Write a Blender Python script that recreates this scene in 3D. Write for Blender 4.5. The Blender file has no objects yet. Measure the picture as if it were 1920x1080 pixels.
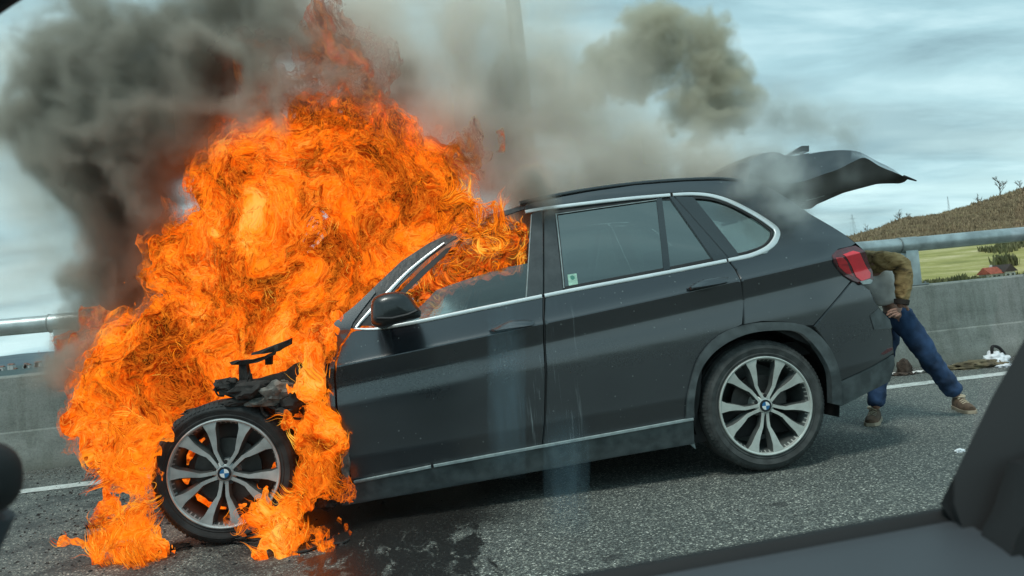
import bpy, bmesh, math, random
import numpy as np
from mathutils import Vector, Matrix, geometry

random.seed(7)
RNG = np.random.default_rng(7)
C = bpy.context.scene.collection
sc = bpy.context.scene

# ------------------------------------------------------------------ camera
CAM = dict(f=1400.0, yaw=-8.0, pitch=1.76, roll=5.55, h=1.04)
def _cam_axes():
    y, p, r = (math.radians(CAM[k]) for k in ('yaw', 'pitch', 'roll'))
    fw = Vector((-math.sin(y)*math.cos(p), math.cos(y)*math.cos(p), math.sin(p)))
    r0 = Vector((math.cos(y), math.sin(y), 0)); u0 = r0.cross(fw)
    return r0*math.cos(r)-u0*math.sin(r), r0*math.sin(r)+u0*math.cos(r), fw
RT, UP, FW = _cam_axes()
cd = bpy.data.cameras.new('camera'); cam = bpy.data.objects.new('camera', cd); C.objects.link(cam)
cd.sensor_width = 36; cd.lens = CAM['f']/1920*36; cd.clip_start = .05; cd.clip_end = 12000
cd.dof.use_dof = True; cd.dof.focus_distance = 4.2; cd.dof.aperture_fstop = 6.5
cam.matrix_world = Matrix(((RT.x, UP.x, -FW.x, 0), (RT.y, UP.y, -FW.y, 0), (RT.z, UP.z, -FW.z, CAM['h']), (0, 0, 0, 1)))
sc.camera = cam

# ------------------------------------------------------------------ light
SUN_EL, SUN_AZ = math.radians(62), math.radians(-140)     # azimuth measured from +Y (away from the camera) towards +X
w = bpy.data.worlds.new('World'); sc.world = w; w.use_nodes = True
def build_world():
    nt = w.node_tree; nt.nodes.clear()
    n = nt.nodes.new; L = nt.links.new
    out = n('ShaderNodeOutputWorld'); bg = n('ShaderNodeBackground')
    sky = n('ShaderNodeTexSky'); sky.sky_type = 'NISHITA'; sky.sun_disc = False
    sky.sun_elevation = SUN_EL; sky.sun_rotation = SUN_AZ; sky.air_density = 1.0; sky.dust_density = 2.0
    tc = n('ShaderNodeTexCoord'); sep = n('ShaderNodeSeparateXYZ'); L(tc.outputs['Generated'], sep.inputs[0])
    a = n('ShaderNodeMath'); a.operation = 'ABSOLUTE'; L(sep.outputs[2], a.inputs[0])
    b = n('ShaderNodeMath'); b.operation = 'ADD'; L(a.outputs[0], b.inputs[0]); b.inputs[1].default_value = .16
    dx = n('ShaderNodeMath'); dx.operation = 'DIVIDE'; L(sep.outputs[0], dx.inputs[0]); L(b.outputs[0], dx.inputs[1])
    dy = n('ShaderNodeMath'); dy.operation = 'DIVIDE'; L(sep.outputs[1], dy.inputs[0]); L(b.outputs[0], dy.inputs[1])
    cb = n('ShaderNodeCombineXYZ'); L(dx.outputs[0], cb.inputs[0]); L(dy.outputs[0], cb.inputs[1])
    mp = n('ShaderNodeMapping'); mp.inputs['Scale'].default_value = (.55, 1.25, 1); mp.inputs['Rotation'].default_value = (0, 0, .35)
    L(cb.outputs[0], mp.inputs[0])
    n1 = n('ShaderNodeTexNoise'); n1.inputs['Scale'].default_value = 1.7; n1.inputs['Detail'].default_value = 9; n1.inputs['Roughness'].default_value = .56
    n1.inputs['Distortion'].default_value = .35
    L(mp.outputs[0], n1.inputs['Vector'])
    r1 = n('ShaderNodeValToRGB'); e = r1.color_ramp.elements
    e[0].position = .36; e[0].color = (.24, .37, .42, 1); e[1].position = .66; e[1].color = (.58, .77, .82, 1)
    m = r1.color_ramp.elements.new(.52); m.color = (.375, .565, .625, 1)
    L(n1.outputs['Fac'], r1.inputs[0])
    # paler, cloudier towards the horizon
    hz = n('ShaderNodeMapRange'); hz.inputs[1].default_value = 0; hz.inputs[2].default_value = .30; hz.inputs[3].default_value = .62; hz.inputs[4].default_value = 0
    L(a.outputs[0], hz.inputs[0])
    n2 = n('ShaderNodeTexNoise'); n2.inputs['Scale'].default_value = 2.3; n2.inputs['Detail'].default_value = 6; L(mp.outputs[0], n2.inputs['Vector'])
    r2 = n('ShaderNodeMapRange'); r2.inputs[1].default_value = .38; r2.inputs[2].default_value = .62; r2.inputs[3].default_value = .35; r2.inputs[4].default_value = 1.15
    L(n2.outputs['Fac'], r2.inputs[0])
    mm = n('ShaderNodeMath'); mm.operation = 'MULTIPLY'; mm.use_clamp = True; L(hz.outputs[0], mm.inputs[0]); L(r2.outputs[0], mm.inputs[1])
    mx = n('ShaderNodeMix'); mx.data_type = 'RGBA'; L(mm.outputs[0], mx.inputs[0]); L(r1.outputs[0], mx.inputs[6]); mx.inputs[7].default_value = (.68, .87, .87, 1)
    sc1 = n('ShaderNodeMix'); sc1.data_type = 'RGBA'; sc1.blend_type = 'MULTIPLY'; sc1.inputs[0].default_value = 1
    L(sky.outputs[0], sc1.inputs[6]); sc1.inputs[7].default_value = (1, 1, 1, 1)
    # clouds over the clear sky; the background strength is .1
    up = n('ShaderNodeMix'); up.data_type = 'RGBA'; up.blend_type = 'MULTIPLY'; up.inputs[0].default_value = 1; L(mx.outputs[2], up.inputs[6]); up.inputs[7].default_value = (10.3, 10.3, 10.3, 1)
    up.clamp_result = False
    fin = n('ShaderNodeMix'); fin.data_type = 'RGBA'; fin.inputs[0].default_value = .94; L(sc1.outputs[2], fin.inputs[6]); L(up.outputs[2], fin.inputs[7])
    L(fin.outputs[2], bg.inputs['Color']); bg.inputs['Strength'].default_value = .1
    L(bg.outputs[0], out.inputs['Surface'])
    w.cycles.sampling_method = 'MANUAL'; w.cycles.sample_map_resolution = 512
build_world()
sd = bpy.data.lights.new('sun', 'SUN'); sun = bpy.data.objects.new('sun', sd); C.objects.link(sun)
sd.energy = 1.5; sd.angle = math.radians(14); sd.color = (1, .97, .91)
_sdir = Vector((math.sin(SUN_AZ)*math.cos(SUN_EL), math.cos(SUN_AZ)*math.cos(SUN_EL), math.sin(SUN_EL)))
sun.rotation_euler = _sdir.to_track_quat('Z', 'Y').to_euler()
sun.location = (0, 0, 20)
vs = sc.view_settings; vs.view_transform = 'Standard'; vs.look = 'None'; vs.gamma = 1; vs.exposure = .32; vs.use_curve_mapping = False
cy = sc.cycles
cy.max_bounces = 8; cy.diffuse_bounces = 2; cy.glossy_bounces = 3; cy.transmission_bounces = 4; cy.volume_bounces = 2; cy.transparent_max_bounces = 24
cy.use_denoising = True; cy.caustics_reflective = False; cy.caustics_refractive = False
cy.sample_clamp_indirect = 4
cy.volume_step_rate = 2.0; cy.volume_max_steps = 256

# ------------------------------------------------------------------ helpers
def ray(px, py):
    return FW + RT*((px-960)/CAM['f']) - UP*((py-540)/CAM['f'])
def U(px, py, Y):
    "the point at depth Y along the sight line of a photo pixel"
    d = ray(px, py); t = Y/d.y
    return Vector((d.x*t, Y, CAM['h']+d.z*t))
def G(px, py, Z=0.0):
    d = ray(px, py); t = (Z-CAM['h'])/d.z
    return Vector((d.x*t, d.y*t, Z))

def empty(name, loc, label=None, cat=None, group=None, kind=None):
    o = bpy.data.objects.new(name, None); C.objects.link(o); o.location = loc; o.empty_display_size = .2
    return tag(o, label, cat, group, kind)
def tag(o, label=None, cat=None, group=None, kind=None):
    if label: o['label'] = label
    if cat: o['category'] = cat
    if group: o['group'] = group
    if kind: o['kind'] = kind
    return o
def link(name, me, mat=None, parent=None):
    o = bpy.data.objects.new(name, me); C.objects.link(o)
    if mat is not None:
        for m in (mat if isinstance(mat, (list, tuple)) else [mat]): me.materials.append(m)
    if parent is not None:
        o.parent = parent
        p = parent; T = Vector((0, 0, 0))
        if p.type == 'EMPTY': T = Vector(p.location)
        o.matrix_parent_inverse = Matrix.Translation(-T)
    return o
def mesh(name, verts, faces, mat=None, parent=None, smooth=True, sharp_angle=None, mi=None):
    me = bpy.data.meshes.new(name)
    me.from_pydata([tuple(v) for v in verts], [], [tuple(f) for f in faces]); me.validate()
    if smooth: me.polygons.foreach_set('use_smooth', [True]*len(me.polygons))
    if mi is not None and len(mi) == len(me.polygons): me.polygons.foreach_set('material_index', mi)
    if sharp_angle is not None and smooth:
        try: me.set_sharp_from_angle(angle=math.radians(sharp_angle))
        except Exception: pass
    me.update()
    return link(name, me, mat, parent)
def bmobj(name, bm, mat=None, parent=None, smooth=True, sharp=35):
    bmesh.ops.recalc_face_normals(bm, faces=bm.faces)
    me = bpy.data.meshes.new(name); bm.to_mesh(me); bm.free()
    if smooth:
        me.polygons.foreach_set('use_smooth', [True]*len(me.polygons))
        me.set_sharp_from_angle(angle=math.radians(sharp))
    me.update()
    return link(name, me, mat, parent)
def box_bm(bm, lo, hi, bevel=0):
    g = bmesh.ops.create_cube(bm, size=1)['verts']
    for v in g:
        v.co = Vector([lo[i]+(v.co[i]+.5)*(hi[i]-lo[i]) for i in range(3)])
    if bevel:
        es = list({e for v in g for e in v.link_edges})
        bmesh.ops.bevel(bm, geom=es, offset=bevel, segments=2, affect='EDGES', profile=.7)
    return g
def box(name, lo, hi, mat, parent=None, bevel=0):
    bm = bmesh.new(); box_bm(bm, lo, hi, bevel); return bmobj(name, bm, mat, parent)
def tube_geo(pts, rad, n=10, caps=True):
    pts = [Vector(p) for p in pts]; V = []; F = []
    if not isinstance(rad, (list, tuple)): rad = [rad]*len(pts)
    up = None
    for i, p in enumerate(pts):
        t = (pts[min(i+1, len(pts)-1)]-pts[max(i-1, 0)]).normalized()
        if up is None:
            up = Vector((0, 0, 1)) if abs(t.z) < .9 else Vector((1, 0, 0))
        a = t.cross(up).normalized(); b = t.cross(a).normalized(); up = -b
        for k in range(n):
            th = 2*math.pi*k/n
            V.append(p+(a*math.cos(th)+b*math.sin(th))*rad[i])
    for i in range(len(pts)-1):
        for k in range(n):
            F.append((i*n+k, i*n+(k+1) % n, (i+1)*n+(k+1) % n, (i+1)*n+k))
    if caps:
        F.append(tuple(range(n))); F.append(tuple(reversed(range((len(pts)-1)*n, len(pts)*n))))
    return V, F
def tube(name, pts, rad, mat, parent=None, n=10):
    V, F = tube_geo(pts, rad, n); bm = bmesh.new(); vs_ = [bm.verts.new(v) for v in V]
    for f in F: bm.faces.new([vs_[i] for i in f])
    return bmobj(name, bm, mat, parent, sharp=50)
def catmull(pts, closed=False, sub=6):
    pts = [Vector(p) for p in pts]; n = len(pts); out = []
    rng = range(n if closed else n-1)
    for i in rng:
        g = (lambda k: pts[k % n]) if closed else (lambda k: pts[max(0, min(n-1, k))])
        p0, p1, p2, p3 = g(i-1), g(i), g(i+1), g(i+2)
        for s in range(sub):
            t = s/sub
            out.append(.5*((2*p1)+(p2-p0)*t+(2*p0-5*p1+4*p2-p3)*t*t+(3*p1-p0-3*p2+p3)*t**3))
    if not closed: out.append(pts[-1])
    return out

# numpy value noise
_TAB = RNG.random((64, 64, 64)).astype(np.float32)
def vnoise(x, y, z, seed=0):
    x = x+seed*7.31; y = y+seed*3.77; z = z+seed*5.13
    xi = np.floor(x).astype(np.int32); yi = np.floor(y).astype(np.int32); zi = np.floor(z).astype(np.int32)
    fx = x-xi; fy = y-yi; fz = z-zi
    fx = fx*fx*(3-2*fx); fy = fy*fy*(3-2*fy); fz = fz*fz*(3-2*fz)
    x0, y0, z0 = xi & 63, yi & 63, zi & 63; x1, y1, z1 = (xi+1) & 63, (yi+1) & 63, (zi+1) & 63
    T = _TAB
    a = T[x0, y0, z0]*(1-fx)+T[x1, y0, z0]*fx; b = T[x0, y1, z0]*(1-fx)+T[x1, y1, z0]*fx
    c = T[x0, y0, z1]*(1-fx)+T[x1, y0, z1]*fx; d = T[x0, y1, z1]*(1-fx)+T[x1, y1, z1]*fx
    return ((a*(1-fy)+b*fy)*(1-fz)+(c*(1-fy)+d*fy)*fz)
def fbm(x, y, z, oct=4, seed=0, gain=.5, billow=False):
    s = 0; a = 1; t = 0; k = 1
    for o in range(oct):
        v = vnoise(x*k, y*k, z*k, seed+o)*2-1
        if billow: v = np.abs(v)*2-1
        s = s+v*a; t += a; a *= gain; k *= 2.03
    return s/t

# ------------------------------------------------------------------ materials
def mat_new(name):
    m = bpy.data.materials.new(name); m.use_nodes = True; nt = m.node_tree
    return m, nt, nt.nodes['Principled BSDF'], nt.nodes['Material Output']
def noise_node(nt, scale, detail=4, rough=.5, coord='Object', mapping=None, dist=0):
    tc = nt.nodes.new('ShaderNodeTexCoord'); src = tc.outputs[coord]
    if mapping:
        mp = nt.nodes.new('ShaderNodeMapping'); mp.inputs['Scale'].default_value = mapping; nt.links.new(src, mp.inputs[0]); src = mp.outputs[0]
    n = nt.nodes.new('ShaderNodeTexNoise'); n.inputs['Scale'].default_value = scale; n.inputs['Detail'].default_value = detail
    n.inputs['Roughness'].default_value = rough; n.inputs['Distortion'].default_value = dist
    nt.links.new(src, n.inputs['Vector']); return n
def ramp(nt, src, stops, interp='LINEAR'):
    r = nt.nodes.new('ShaderNodeValToRGB'); r.color_ramp.interpolation = interp; e = r.color_ramp.elements
    while len(e) > 1: e.remove(e[-1])
    e[0].position = stops[0][0]; e[0].color = tuple(stops[0][1])+(1,) if len(stops[0][1]) == 3 else stops[0][1]
    for p, c in stops[1:]:
        q = e.new(p); q.color = tuple(c)+(1,) if len(c) == 3 else c
    nt.links.new(src, r.inputs[0]); return r
def mixc(nt, fac, a, b, mode='MIX'):
    m = nt.nodes.new('ShaderNodeMix'); m.data_type = 'RGBA'; m.blend_type = mode
    for s, i in ((fac, 0), (a, 6), (b, 7)):
        if hasattr(s, 'links'): nt.links.new(s, m.inputs[i])
        else: m.inputs[i].default_value = s if i == 0 else (tuple(s)+(1,) if len(s) == 3 else s)
    return m.outputs[2]
def mth(nt, op, a, b=None, clamp=False):
    m = nt.nodes.new('ShaderNodeMath'); m.operation = op; m.use_clamp = clamp
    for s, i in ((a, 0), (b, 1)):
        if s is None: continue
        if hasattr(s, 'links'): nt.links.new(s, m.inputs[i])
        else: m.inputs[i].default_value = s
    return m.outputs[0]
def bump(nt, bsdf, h, strength=.3, dist=.01):
    b = nt.nodes.new('ShaderNodeBump'); b.inputs['Strength'].default_value = strength; b.inputs['Distance'].default_value = dist
    nt.links.new(h, b.inputs['Height']); nt.links.new(b.outputs[0], bsdf.inputs['Normal']); return b
def simple(name, col, rough=.5, metal=0, var=.15, scale=8, bumps=0, spec=.5, coat=0):
    m, nt, b, o = mat_new(name)
    n = noise_node(nt, scale, 5)
    lo = tuple(c*(1-var) for c in col); hi = tuple(min(1, c*(1+var)) for c in col)
    r = ramp(nt, n.outputs['Fac'], [(.35, lo), (.65, hi)]); nt.links.new(r.outputs[0], b.inputs['Base Color'])
    b.inputs['Roughness'].default_value = rough; b.inputs['Metallic'].default_value = metal
    b.inputs['Specular IOR Level'].default_value = spec
    if coat: b.inputs['Coat Weight'].default_value = coat; b.inputs['Coat Roughness'].default_value = .06
    if bumps: bump(nt, b, n.outputs['Fac'], bumps)
    return m
M = {}
def build_materials():
    # --- asphalt with pale aggregate
    m, nt, b, o = mat_new('asphalt'); M['asphalt'] = m; L = nt.links.new
    tc = nt.nodes.new('ShaderNodeTexCoord')
    v = nt.nodes.new('ShaderNodeTexVoronoi'); v.inputs['Scale'].default_value = 120; L(tc.outputs['Object'], v.inputs['Vector'])
    sp = nt.nodes.new('ShaderNodeSeparateColor'); L(v.outputs['Color'], sp.inputs[0])
    stone = ramp(nt, sp.outputs[0], [(0, (.065, .073, .069)), (.45, (.14, .153, .142)), (.75, (.22, .237, .218)), (.9, (.35, .37, .32)), (.97, (.58, .60, .52)), (1, (.8, .8, .72))])
    big = noise_node(nt, .9, 6, .6); bigc = ramp(nt, big.outputs['Fac'], [(.3, (.78, .8, .8)), (.7, (1.12, 1.1, 1.08))])
    base = mixc(nt, 1, stone.outputs[0], bigc.outputs[0], 'MULTIPLY')
    # fine dark binder between stones
    edge = ramp(nt, v.outputs['Distance'], [(.25, (1, 1, 1)), (.6, (.45, .45, .45))]); base = mixc(nt, 1, base, edge.outputs[0], 'MULTIPLY')
    # --- wet runs of water out of the car, and a sooty patch round the fire
    sep = nt.nodes.new('ShaderNodeSeparateXYZ'); L(tc.outputs['Object'], sep.inputs[0])
    X, Y = sep.outputs[0], sep.outputs[1]
    def band(src, lo, hi, soft):
        a = nt.nodes.new('ShaderNodeMapRange'); a.interpolation_type = 'SMOOTHSTEP'; L(src, a.inputs[0]); a.inputs[1].default_value = lo-soft; a.inputs[2].default_value = lo+soft
        c = nt.nodes.new('ShaderNodeMapRange'); c.interpolation_type = 'SMOOTHSTEP'; L(src, c.inputs[0]); c.inputs[1].default_value = hi-soft; c.inputs[2].default_value = hi+soft
        c.inputs[3].default_value = 1; c.inputs[4].default_value = 0
        return mth(nt, 'MULTIPLY', a.outputs[0], c.outputs[0])
    nw = noise_node(nt, 7.5, 7, .65, mapping=(1.5, .55, 1), dist=.9)
    reg = mth(nt, 'MULTIPLY', band(X, -.62, .28, .17), band(Y, 1.9, 5.6, .3))
    wet = mth(nt, 'ADD', mth(nt, 'MULTIPLY', nw.outputs['Fac'], 1.0), mth(nt, 'MULTIPLY', reg, .47))
    wetm = nt.nodes.new('ShaderNodeMapRange'); wetm.interpolation_type = 'SMOOTHSTEP'; L(wet, wetm.inputs[0]); wetm.inputs[1].default_value = .80; wetm.inputs[2].default_value = .94
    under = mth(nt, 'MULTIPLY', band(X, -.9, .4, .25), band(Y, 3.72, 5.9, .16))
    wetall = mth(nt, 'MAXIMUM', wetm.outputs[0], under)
    nsoot = noise_node(nt, 3.2, 8, .7, dist=.4)
    sreg = mth(nt, 'MULTIPLY', band(X, -4.6, -.45, .5), band(Y, 3.0, 7.3, .45))
    soot = nt.nodes.new('ShaderNodeMapRange'); soot.interpolation_type = 'SMOOTHSTEP'
    L(mth(nt, 'ADD', nsoot.outputs['Fac'], mth(nt, 'MULTIPLY', sreg, .35)), soot.inputs[0]); soot.inputs[1].default_value = .78; soot.inputs[2].default_value = 1.0
    rust = mth(nt, 'MULTIPLY', band(X, -.72, -.30, .12), band(Y, 2.6, 3.4, .15))
    base = mixc(nt, mth(nt, 'MULTIPLY', rust, .55), base, (.15, .06, .03))
    base = mixc(nt, mth(nt, 'MULTIPLY', soot.outputs[0], .72), base, (.018, .018, .018))
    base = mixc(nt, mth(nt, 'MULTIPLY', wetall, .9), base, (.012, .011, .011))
    # small oil spots and tar crumbs in the near lane
    sv = nt.nodes.new('ShaderNodeTexVoronoi'); sv.inputs['Scale'].default_value = 2.6; sv.inputs['Randomness'].default_value = 1
    dst = noise_node(nt, 14, 4, .6); dc = nt.nodes.new('ShaderNodeVectorMath'); dc.operation = 'SCALE'; dc.inputs[3].default_value = .10
    L(dst.outputs['Color'], dc.inputs[0]); da = nt.nodes.new('ShaderNodeVectorMath'); da.operation = 'ADD'; L(tc.outputs['Object'], da.inputs[0]); L(dc.outputs[0], da.inputs[1]); L(da.outputs[0], sv.inputs['Vector'])
    s2 = nt.nodes.new('ShaderNodeSeparateColor'); L(sv.outputs['Color'], s2.inputs[0])
    thr = mth(nt, 'MULTIPLY', mth(nt, 'SUBTRACT', s2.outputs[1], .45, clamp=True), .22)
    spot = nt.nodes.new('ShaderNodeMapRange'); L(mth(nt, 'SUBTRACT', thr, sv.outputs['Distance']), spot.inputs[0]); spot.inputs[1].default_value = -.03; spot.inputs[2].default_value = .02
    base = mixc(nt, mth(nt, 'MULTIPLY', spot.outputs[0], .6), base, (.016, .017, .018))
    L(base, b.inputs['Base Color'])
    rg = nt.nodes.new('ShaderNodeMapRange'); L(wetall, rg.inputs[0]); rg.inputs[3].default_value = .72; rg.inputs[4].default_value = .33; L(rg.outputs[0], b.inputs['Roughness'])
    bump(nt, b, v.outputs['Distance'], .4, .004)
    # --- concrete
    m, nt, b, o = mat_new('concrete'); M['concrete'] = m; L = nt.links.new
    n1 = noise_node(nt, 1.6, 8, .65, mapping=(.6, 1, 1.6)); n2 = noise_node(nt, 60, 5, .7)
    r1 = ramp(nt, n1.outputs['Fac'], [(.3, (.15, .165, .15)), (.5, (.225, .245, .225)), (.72, (.29, .305, .28))])
    r2 = ramp(nt, n2.outputs['Fac'], [(.3, (.72, .72, .72)), (.5, (1, 1, 1)), (.72, (1.2, 1.2, 1.18))])
    base = mixc(nt, 1, r1.outputs[0], r2.outputs[0], 'MULTIPLY')
    n3 = noise_node(nt, 5, 6, .6, mapping=(2.2, 2, .25)); r3 = ramp(nt, n3.outputs['Fac'], [(.38, (.72, .73, .7)), (.52, (1, 1, 1))])
    base = mixc(nt, .7, base, r3.outputs[0], 'MULTIPLY')
    tc = nt.nodes.new('ShaderNodeTexCoord'); sep = nt.nodes.new('ShaderNodeSeparateXYZ'); L(tc.outputs['Object'], sep.inputs[0])
    dl = nt.nodes.new('ShaderNodeMapRange'); L(sep.outputs[2], dl.inputs[0]); dl.inputs[1].default_value = .0; dl.inputs[2].default_value = .16; dl.inputs[3].default_value = 1; dl.inputs[4].default_value = 0
    base = mixc(nt, mth(nt, 'MULTIPLY', dl.outputs[0], n3.outputs['Fac']), base, (.10, .10, .075))
    # soot licked onto the wall behind the fire
    sx = nt.nodes.new('ShaderNodeMapRange'); sx.interpolation_type = 'SMOOTHSTEP'; L(sep.outputs[0], sx.inputs[0]); sx.inputs[1].default_value = -3.6; sx.inputs[2].default_value = -2.4
    sx2 = nt.nodes.new('ShaderNodeMapRange'); sx2.interpolation_type = 'SMOOTHSTEP'; L(sep.outputs[0], sx2.inputs[0]); sx2.inputs[1].default_value = -.5; sx2.inputs[2].default_value = .8; sx2.inputs[3].default_value = 1; sx2.inputs[4].default_value = 0
    base = mixc(nt, mth(nt, 'MULTIPLY', mth(nt, 'MULTIPLY', sx.outputs[0], sx2.outputs[0]), .55), base, (.035, .034, .03))
    L(base, b.inputs['Base Color']); b.inputs['Roughness'].default_value = .9
    bump(nt, b, n2.outputs['Fac'], .5, .01)
    M['line'] = simple('road_paint', (.55, .58, .54), .75, var=.35, scale=30, bumps=.3)
    M['galv'] = simple('galvanized_steel', (.42, .47, .47), .42, metal=.75, var=.22, scale=6, bumps=.08)
    M['galv_dark'] = simple('weathered_steel', (.26, .29, .29), .5, metal=.6, var=.2, scale=9)
    # --- car paint with road dust
    m, nt, b, o = mat_new('dusty_black_paint'); M['paint'] = m; L = nt.links.new
    n1 = noise_node(nt, 3.5, 8, .68, mapping=(1, 1, 1.7)); n2 = noise_node(nt, 95, 4, .7)
    tc = nt.nodes.new('ShaderNodeTexCoord'); sep = nt.nodes.new('ShaderNodeSeparateXYZ'); L(tc.outputs['Object'], sep.inputs[0])
    zz = nt.nodes.new('ShaderNodeMapRange'); L(sep.outputs[2], zz.inputs[0]); zz.inputs[1].default_value = 1.25; zz.inputs[2].default_value = .25; zz.inputs[3].default_value = .03; zz.inputs[4].default_value = .42
    dust = mth(nt, 'MULTIPLY', zz.outputs[0], mth(nt, 'ADD', mth(nt, 'MULTIPLY', n1.outputs['Fac'], .9), mth(nt, 'MULTIPLY', n2.outputs['Fac'], .55)), clamp=True)
    base = mixc(nt, dust, (.003, .005, .009), (.042, .052, .057))
    # pale speckle of dried drops
    v = nt.nodes.new('ShaderNodeTexVoronoi'); v.inputs['Scale'].default_value = 46; L(tc.outputs['Object'], v.inputs['Vector'])
    s2 = nt.nodes.new('ShaderNodeSeparateColor'); L(v.outputs['Color'], s2.inputs[0])
    k = mth(nt, 'LESS_THAN', v.outputs['Distance'], mth(nt, 'MULTIPLY', mth(nt, 'SUBTRACT', s2.outputs[0], .86, clamp=True), 1.6))
    base = mixc(nt, mth(nt, 'MULTIPLY', k, .5), base, (.2, .23, .22))
    st = noise_node(nt, 1, 5, .75, mapping=(42, 1, 1.4), dist=.25)
    stk = nt.nodes.new('ShaderNodeMapRange'); stk.interpolation_type = 'SMOOTHSTEP'; L(st.outputs['Fac'], stk.inputs[0]); stk.inputs[1].default_value = .56; stk.inputs[2].default_value = .70
    def win(src, lo, hi, soft):
        a = nt.nodes.new('ShaderNodeMapRange'); a.interpolation_type = 'SMOOTHSTEP'; L(src, a.inputs[0]); a.inputs[1].default_value = lo-soft; a.inputs[2].default_value = lo+soft
        c = nt.nodes.new('ShaderNodeMapRange'); c.interpolation_type = 'SMOOTHSTEP'; L(src, c.inputs[0]); c.inputs[1].default_value = hi-soft; c.inputs[2].default_value = hi+soft; c.inputs[3].default_value = 1; c.inputs[4].default_value = 0
        return mth(nt, 'MULTIPLY', a.outputs[0], c.outputs[0])
    reg = mth(nt, 'MULTIPLY', win(sep.outputs[0], .50, .86, .08), win(sep.outputs[2], .2, 1.02, .12))
    base = mixc(nt, mth(nt, 'MULTIPLY', mth(nt, 'MULTIPLY', stk.outputs[0], reg), .65), base, (.26, .31, .32))
    L(base, b.inputs['Base Color']); b.inputs['Metallic'].default_value = .0
    rr = nt.nodes.new('ShaderNodeMapRange'); L(dust, rr.inputs[0]); rr.inputs[3].default_value = .22; rr.inputs[4].default_value = .55; L(rr.outputs[0], b.inputs['Roughness'])
    b.inputs['Specular IOR Level'].default_value = .75
    b.inputs['Coat Weight'].default_value = .9; cr = nt.nodes.new('ShaderNodeMapRange'); L(dust, cr.inputs[0]); cr.inputs[3].default_value = .11; cr.inputs[4].default_value = .36; L(cr.outputs[0], b.inputs['Coat Roughness'])
    b.inputs['Coat IOR'].default_value = 1.7
    M['trim'] = simple('dusty_grey_plastic', (.075, .088, .09), .62, var=.3, scale=14, bumps=.15)
    M['gloss'] = simple('gloss_black_trim', (.012, .016, .018), .14, var=.2, coat=.5, spec=.8)
    M['rubberseal'] = simple('black_rubber_seal', (.01, .011, .012), .6, var=.2)
    M['dark'] = simple('underbody_black', (.012, .012, .012), .8, var=.3)
    M['mirror_black'] = simple('mirror_plastic', (.016, .019, .02), .34, var=.25, scale=20, coat=.3)
    M['chrome'] = simple('satin_aluminium_trim', (.80, .84, .84), .36, metal=.55, var=.05)
    M['tyre'] = simple('tyre_rubber', (.052, .056, .054), .8, var=.35, scale=18, bumps=.3)
    M['tyre_burnt'] = simple('scorched_tyre_rubber', (.02, .022, .022), .75, var=.6, scale=12, bumps=.6)
    M['rim'] = simple('machined_alloy', (.60, .62, .57), .36, metal=.45, var=.12, scale=16)
    M['rim_front'] = simple('sooty_alloy', (.42, .45, .44), .42, metal=.4, var=.25, scale=10)
    M['rim_side'] = simple('grey_painted_alloy', (.10, .11, .105), .5, metal=.4, var=.25)
    M['disc'] = simple('brake_disc', (.09, .085, .08), .55, metal=.7, var=.3, scale=10)
    M['char'] = simple('charred_metal', (.022, .02, .018), .85, var=.6, scale=18, bumps=.8)
    M['ash'] = simple('ashy_metal', (.14, .13, .115), .9, var=.5, scale=26, bumps=.8)
    M['interior'] = simple('black_interior_cloth', (.02, .021, .022), .8, var=.3)
    M['white'] = simple('white_enamel', (.75, .8, .8), .3, var=.03); M['blue'] = simple('blue_enamel', (.02, .14, .33), .3, var=.05)
    M['badge_black'] = simple('badge_ring', (.02, .025, .03), .25, metal=.3, var=.1)
    # glass
    def glass(name, tint, refl, rough=.03):
        m = bpy.data.materials.new(name); m.use_nodes = True; nt = m.node_tree; nt.nodes.clear(); L = nt.links.new
        o = nt.nodes.new('ShaderNodeOutputMaterial'); t = nt.nodes.new('ShaderNodeBsdfTransparent'); t.inputs[0].default_value = tuple(tint)+(1,)
        g = nt.nodes.new('ShaderNodeBsdfGlossy'); g.inputs['Roughness'].default_value = rough; g.inputs['Color'].default_value = (.9, 1, .97, 1)
        fr = nt.nodes.new('ShaderNodeFresnel'); fr.inputs[0].default_value = 1.5
        f = mth(nt, 'ADD', mth(nt, 'MULTIPLY', fr.outputs[0], 1.2), refl, clamp=True)
        mx = nt.nodes.new('ShaderNodeMixShader'); L(f, mx.inputs[0]); L(t.outputs[0], mx.inputs[1]); L(g.outputs[0], mx.inputs[2])
        d = nt.nodes.new('ShaderNodeBsdfDiffuse'); d.inputs[0].default_value = (.16, .18, .17, 1)
        nn = noise_node(nt, 5, 7, .7, mapping=(1, 1, .6)); dm = nt.nodes.new('ShaderNodeMapRange'); L(nn.outputs['Fac'], dm.inputs[0]); dm.inputs[1].default_value = .3; dm.inputs[2].default_value = .8; dm.inputs[3].default_value = .01; dm.inputs[4].default_value = .12
        m2 = nt.nodes.new('ShaderNodeMixShader'); L(dm.outputs[0], m2.inputs[0]); L(mx.outputs[0], m2.inputs[1]); L(d.outputs[0], m2.inputs[2])
        L(m2.outputs[0], o.inputs[0]); return m
    M['glass_dark'] = glass('privacy_glass', (.09, .115, .105), .17)
    M['glass'] = glass('clear_side_glass', (.30, .34, .33), .10)
    # tail lamp
    m, nt, b, o = mat_new('red_lens'); M['lens'] = m
    b.inputs['Base Color'].default_value = (.42, .006, .014, 1); b.inputs['Roughness'].default_value = .12; b.inputs['Coat Weight'].default_value = 1
    n = noise_node(nt, 40, 2, mapping=(.2, 1, 1)); r = ramp(nt, n.outputs['Fac'], [(.35, (.30, .004, .012)), (.6, (.55, .012, .02))]); nt.links.new(r.outputs[0], b.inputs['Base Color'])
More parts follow.
